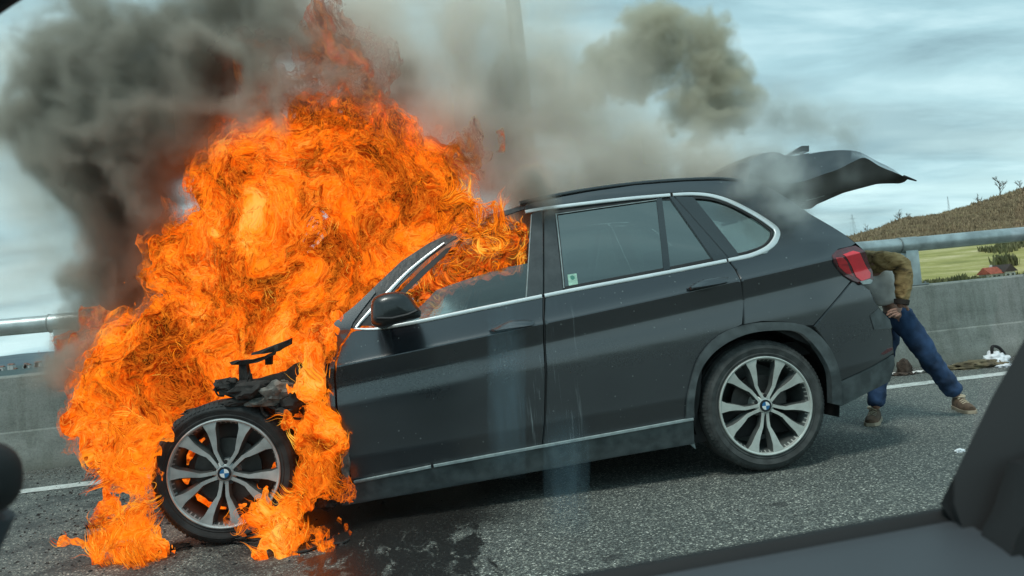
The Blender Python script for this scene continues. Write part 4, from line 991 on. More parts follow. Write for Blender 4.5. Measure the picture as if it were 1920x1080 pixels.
# ------------------------------------------------------------------ wheels
def lathe(name, prof, cx, cz, mat, parent, ysgn=1, yc=0, n=72, squash=None):
    "revolve (radius, y) about the axle; y is measured inward"
    V = []; F = []; k = len(prof)
    for i in range(n):
        a = 2*math.pi*i/n
        for r, y in prof:
            x = cx+r*math.cos(a); z = cz+r*math.sin(a)
            if squash is not None and z < squash:
                z = squash+(z-squash)*.05
                y = y-.012*ysgn*0
            V.append((x, yc+ysgn*y, z))
    for i in range(n):
        j = (i+1) % n
        for s in range(k-1): F.append((i*k+s, i*k+s+1, j*k+s+1, j*k+s))
    bm = bmesh.new(); vv = [bm.verts.new(v) for v in V]; [bm.faces.new([vv[i] for i in f]) for f in F]
    return bmobj(name, bm, mat, parent, sharp=30)
def wheel(cx, cz, yface, ysgn, R, rot, tyre_mat, rim_mat, label=None, ground=0.0, rr=.275):
    w_ = .275
    # side wall bulges outward of the rim, tread with grooves
    prof = [(rr-.012, .030), (rr-.004, .012), (rr+.006, .004), (rr+.018, .001), (rr+.022, .004), (rr+.05, -.004), (R-.045, -.003), (R-.028, .004), (R-.016, .010), (R-.006, .026), (R-.001, .045)]
    for g in range(4):
        y = .06+g*.045; prof += [(R, y), (R-.009, y+.004), (R-.009, y+.010), (R, y+.014)]
    prof += [(R-.002, w_-.04), (R-.02, w_-.012), (rr+.02, w_), (rr-.012, w_-.03)]
    t = lathe('wheel', prof, cx, cz, tyre_mat, CAR, ysgn, yface, n=120, squash=ground+.004)
    if label: t['label'] = label
    # shoulder blocks: small sipes round the outer edge
    V = []; F = []
    nb = 96
    for i in range(nb):
        a = 2*math.pi*(i+.5)/nb; hw = math.pi/nb*.62
        pts = []
        for (r, y) in ((R-.022, .006), (R-.002, .03), (R+.002, .052)):
            for s in (-1, 1): pts.append((cx+r*math.cos(a+s*hw), yface+ysgn*(y-.003), max(cz+r*math.sin(a+s*hw), ground+.001)))
        n0 = len(V); V += pts; F += [(n0, n0+1, n0+3, n0+2), (n0+2, n0+3, n0+5, n0+4)]
    mesh('tread_block', V, F, tyre_mat, t, smooth=False)['kind'] = 'stuff'
    # rim barrel and lip
    lathe('rim', [(rr+.004, .010), (rr+.002, -.002), (rr-.003, -.004), (rr-.010, .000), (rr-.014, .012), (rr-.024, .03), (rr-.030, .08), (rr-.045, .20), (rr-.06, .23)], cx, cz, [rim_mat], t, ysgn, yface, n=96)
    lathe('rim_barrel', [(rr-.0145, .013), (rr-.0245, .031), (rr-.0305, .081), (rr-.0455, .20), (.06, .21)], cx, cz, M['rim_side'], t, ysgn, yface, n=64)
    lathe('hub', [(.0, .012), (.036, .012), (.044, .016), (.058, .026), (.066, .05), (.068, .12)], cx, cz, [rim_mat], t, ysgn, yface, n=40)
    lathe('brake_disc', [(.05, .10), (.05, .092), (.168, .092), (.17, .112), (.05, .112)], cx, cz, M['disc'], t, ysgn, yface, n=48)
    # ten spokes in five pairs: a pair runs parallel out of the hub, then parts and broadens to the rim
    def P3(r, th, y): return (cx+r*math.cos(th), yface+ysgn*y, cz+r*math.sin(th))
    def xy(u, v, base, y):  # u along the pair axis, v across
        return (cx+u*math.cos(base)-v*math.sin(base), yface+ysgn*y, cz+u*math.sin(base)+v*math.cos(base))
    for k in range(5):
        base = rot+k*2*math.pi/5
        for s in (1, -1):
            # centre line and half widths of the machined face; outer side/inner side
            cl = [(.040, .0135, .0085, .012), (.085, .017, .0085, .014), (.118, .022, .0100, .014), (.142, .034, .0135, .011), (.175, .049, .0175, .009), (.215, .064, .023, .006), (rr-.015, .076, .033, .003), (rr-.004, .081, .037, .003)]
            V = []; F = []
            for i, (u, v, h, y) in enumerate(cl):
                v0, v1 = v-h, v+h*.92
                if i >= len(cl)-2:   # bend the end to the rim circle
                    u0 = math.sqrt(max(0, (rr-.014+.008*(i-len(cl)+2))**2-v0**2)); u1 = math.sqrt(max(0, (rr-.014+.008*(i-len(cl)+2))**2-v1**2))
                else: u0 = u1 = u
                fl = .010+.012*min(1, i/5)
                side = fl*1.0
                V += [xy(u0, s*(v0-.006-.008*(i > 2)), base, y+side+.026), xy(u0, s*(v0-.001), base, y+.003), xy(u0, s*v0, base, y), xy(u1, s*v1, base, y), xy(u1, s*(v1+.001), base, y+.003), xy(u1, s*(v1+.006), base, y+side+.026)]
            m6 = 6; mi = []
            for i in range(len(cl)-1):
                for j in range(5): F.append((i*m6+j, i*m6+j+1, (i+1)*m6+j+1, (i+1)*m6+j)); mi.append(0 if j in (1, 2, 3) else 1)
                F.append((i*m6+5, i*m6, (i+1)*m6, (i+1)*m6+5)); mi.append(1)
            bm = bmesh.new(); vv = [bm.verts.new(v) for v in V]
            for f, q in zip(F, mi): fc = bm.faces.new([vv[i] for i in f]); fc.material_index = q
            bmobj('spoke', bm, [rim_mat, M['rim_side']], t, sharp=25)
        # wheel bolt in the pocket between pairs
        bth = base+math.pi/5
        bp = P3(.055, bth, .022); tube('wheel_bolt', [bp, (bp[0], bp[1]-ysgn*.006, bp[2])], .011, M['dark'], t, n=8)
        # small lug in the crotch of the pair
    # centre cap with the roundel
    lathe('cap_ring', [(.034, .0125), (.034, .007), (.031, .005), (.0225, .0055)], cx, cz, M['badge_black'], t, ysgn, yface, n=40)
    V = [P3(0, 0, .0045)]; F = []; mi = []
    for i in range(32): V.append(P3(.0225, 2*math.pi*i/32, .0055))
    for i in range(32):
        F.append((0, 1+i, 1+(i+1) % 32) if ysgn < 0 else (0, 1+(i+1) % 32, 1+i)); mi.append(0 if (i//8) % 2 == 0 else 1)
    mesh('emblem', V, F, [M['white'], M['blue']], t, smooth=False, mi=mi)
    return t
WF = U(420, 888, 3.985); WR = U(1437, 761, 3.985)
wheel(WF.x, WF.z, 3.985, 1, .362, math.radians(-98), M['tyre_burnt'], M['rim_front'], 'scorched front wheel with flames behind its spokes')
wheel(WR.x, WR.z, 3.985, 1, .367, math.radians(-96), M['tyre'], M['rim'], 'dusty rear wheel')
wheel(WF.x, WF.z, 2*YMID-3.985, -1, .362, .3, M['tyre_burnt'], M['rim_front'])
wheel(WR.x, WR.z, 2*YMID-3.985, -1, .370, .5, M['tyre'], M['rim'])

def build_wreck():
    P = CAR; rg = random.Random(4)
    def plate(name, pts, Y, th, mat, jag=.0):
        q = [U(a, b, Y) for a, b in pts]; q = [v+Vector((rg.uniform(-jag, jag), 0, rg.uniform(-jag, jag))) for v in q]
        q2 = resample([(v.x, v.z) for v in q], .03); bm = bmesh.new()
        A = []; B = []
        for x, z in q2:
            j = jag*.6; x += rg.uniform(-j, j); z += rg.uniform(-j, j)
            A.append(bm.verts.new((x, Y+rg.uniform(-.008, .008), z))); B.append(bm.verts.new((x, Y+th+rg.uniform(-.01, .01), z)))
        bm.faces.new(A); bm.faces.new(B[::-1])
        for i in range(len(A)): bm.faces.new((A[i], A[(i+1) % len(A)], B[(i+1) % len(A)], B[i]))
        bmesh.ops.triangulate(bm, faces=bm.faces[:])
        return bmobj(name, bm, mat, P, sharp=30)
    # burnt-out frame standing above the wheel
    plate('inner_fender', [(402, 716), (412, 712), (425, 720), (447, 719), (475, 712), (505, 705), (535, 694), (552, 684), (568, 700), (560, 722), (545, 745), (520, 768), (490, 756), (440, 748), (412, 738)], 4.0, .22, M['char'], .006)
    plate('strut_post', [(447, 680), (461, 680), (463, 700), (470, 716), (446, 719), (449, 700)], 4.05, .06, M['char'], .002)
    plate('strut_post', [(496, 668), (508, 667), (508, 684), (497, 684)], 4.10, .05, M['char'], .002)
    plate('fender_rail', [(430, 680), (440, 677), (480, 673), (515, 660), (512, 667), (480, 680), (452, 684), (434, 684)], 4.04, .05, M['char'], .003)
    plate('fender_rail', [(470, 662), (500, 655), (520, 646), (545, 636), (545, 644), (520, 658), (495, 664), (472, 668)], 4.10, .06, M['char'], .004)
    plate('inner_fender', [(520, 720), (540, 712), (552, 735), (568, 760), (555, 778), (530, 772), (510, 748)], 3.97, .08, M['ash'], .008)
    plate('inner_fender', [(630, 800), (642, 830), (654, 872), (664, 905), (640, 925), (632, 900), (640, 880), (628, 850), (634, 838), (624, 815)], 4.00, .12, M['char'], .006)
    # melted lumps, torn liner and hanging wires round the wheel arch
    def blob(px, py, Y, r, seed):
        c = U(px, py, Y); bm = bmesh.new(); bmesh.ops.create_icosphere(bm, subdivisions=3, radius=1)
        for v in bm.verts:
            p = v.co; s = 1+.55*float(fbm(np.float32(p.x*2.3), np.float32(p.y*2.3), np.float32(p.z*2.3), 4, seed)); v.co = Vector((p.x*r[0]*s, p.y*r[1]*s, p.z*r[2]*s))+c
        return bmobj('melted_lump', bm, M['ash'] if seed % 3 == 0 else M['char'], P, sharp=28)
    for i, (px, py, Y, r) in enumerate([(425, 722, 4.05, (.07, .06, .035)), (470, 730, 4.0, (.11, .06, .045)), (520, 735, 3.98, (.09, .06, .06)), (548, 752, 3.97, (.055, .05, .06)), (536, 772, 3.96, (.05, .04, .03)), (500, 752, 4.0, (.10, .05, .03)), (452, 752, 4.02, (.09, .05, .025)),
                                            (585, 700, 4.02, (.03, .03, .06)), (646, 868, 3.97, (.028, .03, .09)), (640, 905, 3.96, (.03, .03, .05)), (615, 940, 3.97, (.05, .04, .045)), (640, 830, 3.99, (.02, .03, .05)), (380, 770, 4.05, (.10, .05, .02)), (350, 790, 4.05, (.06, .05, .02))]): blob(px, py, Y, r, i+40)
    for i in range(22):
        px, py = rg.uniform(420, 600), rg.uniform(690, 770); a = U(px, py, 4.0+rg.uniform(-.03, .05)); b = a+Vector((rg.uniform(-.08, .10), rg.uniform(-.03, .03), rg.uniform(-.13, .05)))
        m_ = (a+b)/2+Vector((rg.uniform(-.04, .04), 0, -rg.uniform(0, .06))); tube('wire', catmull([a, m_, b], sub=4), rg.uniform(.003, .008), M['char'], P, n=5)
    for i in range(14):
        px, py = rg.uniform(600, 655), rg.uniform(800, 950); a = U(px, py, 3.97); b = a+Vector((rg.uniform(-.03, .03), rg.uniform(-.03, .0), rg.uniform(-.12, -.03)))
        tube('wire', [a, (a+b)/2+Vector((rg.uniform(-.02, .02), 0, 0)), b], [.008, .010, .003], M['char'], P, n=5)
    # the front structure under the flames
    box('engine', (-1.30, 4.75, .40), (-.60, 5.45, .74), M['char'], P, bevel=.08)
    box('bulkhead', (-.52, Y0+.12, .35), (-.46, 2*YMID-Y0-.12, 1.02), M['char'], P)
    tube('bumper_beam', [(-1.40, Y0+.62, .40), (-1.52, YMID, .42), (-1.40, 2*YMID-Y0-.3, .42)], .06, M['char'], P)
    for y in (Y0+.55, 2*YMID-Y0-.30): box('chassis_leg', (-1.45, y-.05, .36), (-.48, y+.05, .50), M['char'], P, bevel=.01)
    tube('radiator_frame', [(-1.42, Y0+.70, .35), (-1.40, Y0+.72, .70), (-1.40, 2*YMID-Y0-.3, .70), (-1.42, 2*YMID-Y0-.3, .35)], .03, M['char'], P)
    for i in range(16):
        x = rg.uniform(-1.3, -.6); y = rg.uniform(4.7, 5.6); z = rg.uniform(.35, .7)
        tube('hose', catmull([(x, y, z), (x+rg.uniform(-.2, .2), y+rg.uniform(-.2, .2), z+.1), (x+rg.uniform(-.3, .3), y+rg.uniform(-.3, .3), z-.1)], sub=4), .018, M['char'], P, n=6)
build_wreck()
# ================================================================== THE PERSON
def skin(name, verts, edges, radii, roots, mat, parent, sub=2, disp=0):
    me = bpy.data.meshes.new(name); me.from_pydata([tuple(v) for v in verts], edges, [])
    o = link(name, me, mat, parent); md = o.modifiers.new('skin', 'SKIN'); md.use_smooth_shade = True; md.branch_smoothing = .6
    sv = me.skin_vertices[0].data
    for i, r in enumerate(radii):
        sv[i].radius = (r, r) if not isinstance(r, (tuple, list)) else r; sv[i].use_root = i in roots
    s = o.modifiers.new('subdivision', 'SUBSURF'); s.levels = sub; s.render_levels = sub
    if disp:
        tx = bpy.data.textures.get('cloth_folds') or bpy.data.textures.new('cloth_folds', 'CLOUDS'); tx.noise_scale = .055; tx.noise_depth = 2
        d = o.modifiers.new('folds', 'DISPLACE'); d.texture = tx; d.strength = disp; d.mid_level = .5; d.texture_coords = 'LOCAL'
    return o
def chain(pts): return [(i, i+1) for i in range(len(pts)-1)]
def build_person():
    P = empty('person', (3.3, 4.9, 0), 'person in blue jeans and brown patterned jacket bending into the open boot', 'person')
    Yn, Yt, Yf = 4.72, 4.93, 5.14
    pel = U(1681, 588, 4.93); wst = U(1668, 560, Yt); chest = U(1640, 515, Yt); neck = U(1612, 496, Yt); head = U(1590, 494, Yt)
    hipL = U(1697, 603, 4.80); kneeL = U(1739, 668, 4.80); ankL = U(1797, 744, 4.80); toeL = U(1826, 774, 4.76)
    hipR = U(1668, 606, 5.05); kneeR = U(1652, 680, 4.95); ankR = U(1642, 768, 4.84); toeR = U(1630, 795, 4.72)
    shN = U(1640, 491, 4.78); elN = U(1690, 497, 4.66); wrN = U(1690, 566, 4.66); haN = U(1684, 583, 4.66)
    shF = U(1633, 500, 5.10); elF = U(1600, 560, 5.16); wrF = U(1560, 560, 5.12)
    # body: one continuous skinned figure
    V = [pel, wst, chest, neck, head, hipL, kneeL, ankL, hipR, kneeR, ankR, shN, elN, wrN, shF, elF, wrF]
    E = [(0, 1), (1, 2), (2, 3), (3, 4), (0, 5), (5, 6), (6, 7), (0, 8), (8, 9), (9, 10), (2, 11), (11, 12), (12, 13), (2, 14), (14, 15), (15, 16)]
    Rr = [.085, .08, .09, .05, .10, .06, .045, .034, .06, .045, .034, .045, .036, .026, .045, .036, .026]
    # near hand laid on the hip: palm, four fingers pointing left and down, thumb along the top
    base = len(V); palm = U(1686, 578, 4.655)
    V += [palm]; E += [(13, base)]; Rr += [.026]
    for k, (dx, dy, ln) in enumerate([(-6, 2, 20), (-5, 6, 23), (-2, 10, 22), (3, 12, 17)]):
        k0 = len(V); a = U(1686+dx*.7, 578+dy*.9, 4.652); d = Vector((-1, 0, 0))
        t1 = U(1686+dx-ln*.45, 578+dy+ln*.10, 4.640); t2 = U(1686+dx-ln*.85, 578+dy+ln*.34, 4.655)
        V += [a, t1, t2]; E += [(k0, k0+1), (k0+1, k0+2)]; Rr += [.0105, .0095, .008]
    k0 = len(V); V += [U(1690, 572, 4.645), U(1701, 576, 4.635), U(1703, 583, 4.640)]; E += [(k0, k0+1), (k0+1, k0+2)]; Rr += [.012, .011, .009]
    roots = {0}|{base+1+3*k for k in range(4)}|{k0}
    skin('body', V, E, Rr, roots, M['skin'], P, 2)
    # jeans
    V = [pel, U(1672, 570, 4.93), hipL, U(1722, 640, 4.80), kneeL, U(1768, 706, 4.80), U(1793, 741, 4.80), hipR, U(1660, 650, 5.0), kneeR, U(1645, 725, 4.89), U(1642, 765, 4.845)]
    E = [(0, 1), (0, 2), (2, 3), (3, 4), (4, 5), (5, 6), (0, 7), (7, 8), (8, 9), (9, 10), (10, 11)]
    skin('jeans', V, E, [.130, .125, .098, .084, .075, .069, .070, .094, .082, .070, .065, .065], {0}, M['denim'], P, 3, .030)
    # pale shirt, hanging from the bent trunk
    V = [U(1669, 570, 4.93), U(1660, 548, Yt), U(1646, 524, Yt), U(1624, 504, Yt)]
    skin('shirt', V, chain(V), [.138, .148, .150, .13], {0}, M['shirt'], P, 2, .014)
    # jacket: back and near sleeve, far sleeve
    V = [U(1655, 512, 4.98), U(1636, 500, 4.97), U(1612, 490, 4.96), shN, U(1668, 488, 4.68), U(1685, 492, 4.665), elN, U(1695, 517, 4.655), U(1693, 545, 4.655), U(1690, 566, 4.655), shF, elF, wrF]
    E = [(0, 1), (1, 2), (1, 3), (3, 4), (4, 5), (5, 6), (6, 7), (7, 8), (8, 9), (1, 10), (10, 11), (11, 12)]
    skin('jacket', V, E, [.10, .15, .12, .082, .072, .068, .066, .062, .058, .050, .085, .062, .05], {1}, M['jacket'], P, 3, .034)
    tube('cuff', [U(1691, 562, 4.655), U(1690, 571, 4.655)], [.050, .047], M['hair'], P, n=16)
    skin('hair', [head, head+Vector((-.02, 0, .05))], [(0, 1)], [.112, .09], {0}, M['hair'], P, 2)
    # shoes
    def shoe(heel, toe, ankle):
        d = (toe-heel); d.z = 0; L_ = .285; d.normalize(); s = Vector((-d.y, d.x, 0)); o = heel-d*.075
        st = [(0, .030, .075), (.03, .038, .085), (.09, .040, .085), (.14, .043, .062), (.20, .048, .048), (.25, .042, .040), (.28, .022, .030)]
        V = []; n = 12
        for (u, hw, h) in st:
            for k in range(n):
                a = math.pi*k/(n-1); V.append(o+d*u+s*math.cos(a)*hw*(1.0)+Vector((0, 0, .020+h*math.sin(a)**.8)))
        F = [(i*n+j, i*n+j+1, (i+1)*n+j+1, (i+1)*n+j) for i in range(len(st)-1) for j in range(n-1)]
        F += [tuple(range(n)), tuple(range((len(st)-1)*n, len(st)*n))[::-1]]
        bm = bmesh.new(); vv = [bm.verts.new(v) for v in V]; [bm.faces.new([vv[i] for i in f]) for f in F]; sh = bmobj('shoe', bm, M['shoe'], P, sharp=60)
        # sole
        V = []; pr = []
        for (u, hw, h) in st: pr.append(o+d*(u*1.02-.003)+s*(hw+.005))
        for (u, hw, h) in st[::-1]: pr.append(o+d*(u*1.02-.003)-s*(hw+.005))
        bm = bmesh.new(); A = [bm.verts.new((p.x, p.y, .001)) for p in pr]; B = [bm.verts.new((p.x, p.y, .024)) for p in pr]; bm.faces.new(A[::-1]); bm.faces.new(B)
        for i in range(len(A)): bm.faces.new((A[i], A[(i+1) % len(A)], B[(i+1) % len(A)], B[i]))
        bmobj('sole', bm, M['sole'], sh, sharp=30)
        for k in range(4):
            u = .115+k*.026; h = .020+np.interp(u, [q[0] for q in st], [q[2] for q in st]); c = o+d*u
            tube('lace', [c+s*.026+Vector((0, 0, h-.010)), c+Vector((0, 0, h+.003)), c-s*.026+d*.006+Vector((0, 0, h-.010))], .0042, M['lace'], sh, n=6)
        cl = [o+d*.07+s*.036*math.cos(a)+d*.045*math.sin(a)+Vector((0, 0, .098)) for a in np.linspace(0, 2*math.pi, 15)]
        tube('collar', cl, .009, M['lace'], sh, n=6)
        return o
    shoe(G(1801, 768), G(1828, 778), ankL)
    shoe(G(1641, 790), G(1630, 803), ankR)
build_person()

# ================================================================== THINGS LEFT AT THE KERB
def build_things():
    rg = random.Random(8)
    def lump(name, loc, r, squash, mat, parent, seed, freq=3.0, amp=.35):
        bm = bmesh.new(); bmesh.ops.create_icosphere(bm, subdivisions=4, radius=1)
        for v in bm.verts:
            p = v.co.copy(); q = float(fbm(np.float32(p.x*freq), np.float32(p.y*freq), np.float32(p.z*freq), 4, seed)); s = 1+amp*q
            v.co = Vector((p.x*r[0]*s, p.y*r[1]*s, max(p.z*squash*s, -squash*.35)))+Vector(loc)+Vector((0, 0, squash*.35))
        return bmobj(name, bm, mat, parent, sharp=80)
    fur = simple('dark_brown_felt', (.055, .038, .028), .95, var=.5, scale=25, bumps=.6)
    p = G(1697, 702); r = empty('hat', (p.x, p.y, 0), 'dark brown crumpled woollen hat lying by the parapet behind the jeans leg', 'hat')
    lump('crown', (p.x, p.y, .01), (.070, .065), .12, fur, r, 3); lump('brim', (p.x-.03, p.y-.02, 0), (.11, .08), .025, fur, r, 5, 4, .4)
    for (px, py, s, lab) in [(1676, 704, .05, 'small pale scrap of paper on the grit left of the brown hat'), (1724, 700, .06, 'flat white shred of paper on the grit right of the brown hat')]:
        p = G(px, py); bm = bmesh.new(); bmesh.ops.create_grid(bm, x_segments=6, y_segments=4, size=s)
        for v in bm.verts: v.co = Vector((p.x+v.co.x*1.5, p.y+v.co.y*.5, .012+.02*rg.random()))
        bmesh.ops.solidify(bm, geom=bm.faces[:], thickness=.002); tag(bmobj('paper_scrap', bm, M['shirt'], sharp=30), lab, 'litter')
    cl = simple('olive_brown_cloth', (.13, .105, .06), .95, var=.55, scale=12, bumps=.5)
    p = G(1835, 688); r = empty('dropped_coat', (p.x, p.y, 0), 'flattened olive brown coat lying on the grit left of the white bag', 'coat')
    lump('coat_body', (p.x, p.y, 0), (.30, .15), .055, cl, r, 11, 3.5, .45); lump('sleeve', (p.x-.26, p.y+.03, 0), (.16, .05), .035, cl, r, 12, 4, .4)
    wh = simple('white_plastic_bag', (.72, .76, .78), .4, var=.12, scale=18, bumps=.8)
    p = G(1868, 684); r = empty('plastic_bag', (p.x, p.y, 0), 'crumpled white plastic bag with a dark top by the parapet, right of the brown coat', 'bag')
    lump('bag_body', (p.x, p.y, 0), (.115, .09), .10, wh, r, 21, 3.6, .55); lump('bag_flap', (p.x-.07, p.y-.20, 0), (.09, .05), .02, wh, r, 22, 4, .6)
    tube('handle', catmull([(p.x-.03, p.y, .10), (p.x-.02, p.y, .19), (p.x+.07, p.y+.02, .17), (p.x+.11, p.y, .10)]), .016, M['dark'], r, n=8)
    p = G(1800, 847); o = lump('paper_ball', (p.x, p.y, 0), (.028, .018), .012, wh, None, 31, 4, .7); tag(o, 'tiny white crumb of paper on the near lane beside the window pillar', 'litter')
    # burnt pieces on the near lane
    for (px, py, sx, sy, h, lab) in [(196, 985, .10, .06, .03, 'charred lump of plastic in the flames left of the front wheel'), (212, 905, .05, .05, .12, 'charred stump standing left of the front wheel'),
                                     (500, 1012, .13, .05, .035, 'molten black lump burning in front of the front wheel'), (330, 1030, .07, .04, .02, 'flat scorched flake right of the left ground fire')]:
        p = G(px, py); tag(lump('charred_debris', (p.x, p.y, 0), (sx, sy), h, M['char'], None, int(px), 5, .7), lab, 'debris')
    q = [G(a, b) for a, b in [(548, 1040), (575, 1036), (605, 1026), (640, 1021), (655, 1014)]]
    o = tube('burnt_strip', catmull([(v.x, v.y, .008) for v in q]), .007, M['char'], None, n=6); tag(o, 'thin curved strip of burnt trim on the road in front of the flames', 'debris')
    p = G(598, 1034)
build_things()

# ================================================================== THE CAR THE PHOTOGRAPH IS TAKEN FROM
def build_own_car():
    P = empty('own_car_door', (.2, .62, 0), 'dark blurred door, window frame and pillar of the car one looks out of', 'car door')
    def at(px, py, Y): return U(px, py, Y)
    # door top: gasket, then the grey top of the door card falling towards the camera
    a, b = at(1040, 1085, .62), at(1752, 955, .62)
    d = (b-a)/(b.x-a.x)
    def line(x, Y, dz=0): return Vector((x, Y, a.z+d.z*(x-a.x)+dz))
    xs = list(np.linspace(-.9, b.x+.02, 24)); V = []
    prof = [(.628, -.55), (.628, -.02), (.626, -.003), (.622, .000), (.616, -.002), (.612, -.010), (.608, -.012), (.56, -.020), (.50, -.036), (.43, -.070), (.39, -.13), (.38, -.55)]
    for x in xs:
        for (Y, dz) in prof: V.append(line(x, Y, dz) if dz > -.5 else Vector((x, Y, .2)))
    k = len(prof)
    def strip_part(name, j0, j1, mat):
        F = [(i*k+j, i*k+j+1, (i+1)*k+j+1, (i+1)*k+j) for i in range(len(xs)-1) for j in range(j0, j1)]
        bm = bmesh.new(); vv = [bm.verts.new(v) for v in V]; [bm.faces.new([vv[i] for i in f]) for f in F]
        bmesh.ops.delete(bm, geom=[v for v in bm.verts if not v.link_faces], context='VERTS')
        return bmobj(name, bm, mat, P, sharp=70)
    strip_part('door_skin', 0, 2, M['own_black']); strip_part('window_gasket', 2, 5, M['own_black']); strip_part('door_card', 5, k-1, M['own_panel'])
    # pillar: slab from the door top up to the right edge of the frame
    o = [at(1760, 948, .60), at(1790, 890, .60), at(1860, 745, .60), at(1925, 628, .60), at(2150, 250, .60), at(2400, 250, .60), at(2150, 1300, .60), at(1950, 1120, .60), at(1866, 1075, .60), at(1815, 1020, .60)]
    bm = bmesh.new(); A = [bm.verts.new(v) for v in o]; B = [bm.verts.new(Vector((v.x*.68/.60+.012, .68, CAM['h']+(v.z-CAM['h'])*.68/.60))) for v in o]
    bm.faces.new(A); bm.faces.new(B[::-1])
    for i in range(len(A)): bm.faces.new((A[i], A[(i+1) % len(A)], B[(i+1) % len(A)], B[i]))
    bmesh.ops.bevel(bm, geom=[e for e in bm.edges if abs(e.verts[0].co.y-e.verts[1].co.y) < .02 and e.verts[0].co.y < .62], offset=.012, segments=3, affect='EDGES')
    bmobj('pillar_trim', bm, M['own_trim'], P, sharp=50)
    o = [at(1920, 985, .55), at(1905, 1010, .55), at(1885, 1090, .55), at(1960, 1150, .55), at(2200, 1150, .55), at(2200, 800, .55), at(1955, 880, .55)]
    bm = bmesh.new(); A = [bm.verts.new(v) for v in o]; B = [bm.verts.new(v+Vector((0, .035, 0))) for v in o]; bm.faces.new(A); bm.faces.new(B[::-1])
    for i in range(len(A)): bm.faces.new((A[i], A[(i+1) % len(A)], B[(i+1) % len(A)], B[i]))
    bmobj('dark_trim_edge', bm, M['own_black'], P, sharp=50)
    # roof lining corner, top left, and the rear window post behind it
    q = catmull([at(-440, 270, .66), at(-210, 95, .66), at(-75, 8, .66), at(10, -45, .66), at(140, -100, .66), at(900, -190, .66), at(2300, -330, .66)], sub=8)
    tube('roof_lining', [v+Vector((0, 0, .020)) for v in q], .022, M['own_red'], P, n=12)
    tube('header_seal', [v+Vector((0, .03, .012)) for v in q], .014, M['own_black'], P, n=10)
    # the clear pane
    m = bpy.data.materials.new('clear_pane'); m.use_nodes = True; nt = m.node_tree; nt.nodes.clear(); t = nt.nodes.new('ShaderNodeBsdfTransparent'); t.inputs[0].default_value = (.965, .99, .985, 1)
    oo = nt.nodes.new('ShaderNodeOutputMaterial'); nt.links.new(t.outputs[0], oo.inputs[0])
    q = [line(-.85, .66, -.02), line(b.x+.05, .66, -.02), Vector((at(2100, 200, .66).x, .66, 1.45)), Vector((-.85, .66, 1.50))]
    mesh('window_pane', q+[v+Vector((0, .004, 0)) for v in q], [(0, 1, 2, 3), (7, 6, 5, 4), (0, 4, 5, 1), (1, 5, 6, 2), (2, 6, 7, 3), (3, 7, 4, 0)], m, P, smooth=False)
    ms = bpy.data.materials.new('painted_ghost_reflection'); ms.use_nodes = True; nt = ms.node_tree; nt.nodes.clear(); oo = nt.nodes.new('ShaderNodeOutputMaterial')  # bluish ghost reflections in the pane, painted as faint smears
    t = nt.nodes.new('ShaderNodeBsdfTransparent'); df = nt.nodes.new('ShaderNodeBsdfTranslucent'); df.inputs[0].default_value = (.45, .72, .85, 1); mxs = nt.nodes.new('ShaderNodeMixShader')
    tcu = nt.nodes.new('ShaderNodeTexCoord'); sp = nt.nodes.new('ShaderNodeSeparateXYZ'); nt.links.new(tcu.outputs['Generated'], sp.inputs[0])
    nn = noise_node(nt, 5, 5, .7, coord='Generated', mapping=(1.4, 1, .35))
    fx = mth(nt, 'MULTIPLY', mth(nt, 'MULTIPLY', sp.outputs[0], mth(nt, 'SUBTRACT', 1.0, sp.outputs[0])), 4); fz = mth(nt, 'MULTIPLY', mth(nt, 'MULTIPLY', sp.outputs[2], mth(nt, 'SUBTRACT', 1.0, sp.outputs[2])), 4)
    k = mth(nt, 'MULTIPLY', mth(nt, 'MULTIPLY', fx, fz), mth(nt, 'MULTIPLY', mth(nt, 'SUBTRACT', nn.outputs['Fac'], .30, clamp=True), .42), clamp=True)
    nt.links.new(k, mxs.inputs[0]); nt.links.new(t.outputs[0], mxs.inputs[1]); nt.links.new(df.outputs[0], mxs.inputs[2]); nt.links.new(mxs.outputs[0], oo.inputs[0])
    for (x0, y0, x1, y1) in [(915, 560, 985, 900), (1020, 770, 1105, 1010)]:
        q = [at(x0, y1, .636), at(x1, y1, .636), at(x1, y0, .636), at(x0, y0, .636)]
        mesh('reflection_smear', q+[v+Vector((0, .001, 0)) for v in q], [(0, 1, 2, 3), (7, 6, 5, 4), (0, 4, 5, 1), (1, 5, 6, 2), (2, 6, 7, 3), (3, 7, 4, 0)], ms, P, smooth=False)
    # rear view of the black head rest at the left edge
    h = empty('head_rest', (-.3, .55, .8), 'black rounded head rest with grey stalk, cut off by the left edge', 'head rest')
    c = at(-72, 905, .55); rx = abs(at(31, 900, .55).x-c.x); rz = abs(at(-62, 828, .55).z-c.z)
    bm = bmesh.new(); bmesh.ops.create_uvsphere(bm, u_segments=32, v_segments=20, radius=1)
    for v in bm.verts:
        p = v.co; e = lambda q: math.copysign(abs(q)**.8, q); v.co = Vector((c.x+e(p.x)*rx, .55+e(p.y)*.03, c.z-.0+e(p.z)*rz))
    bmobj('cushion', bm, M['own_black'], h, sharp=80)
    a_ = at(-20, 960, .56); tube('stalk_cover', [a_, Vector((a_.x-.02, .56, a_.z-.045))], [.016, .013], M['own_panel'], h, n=14)
build_own_car()
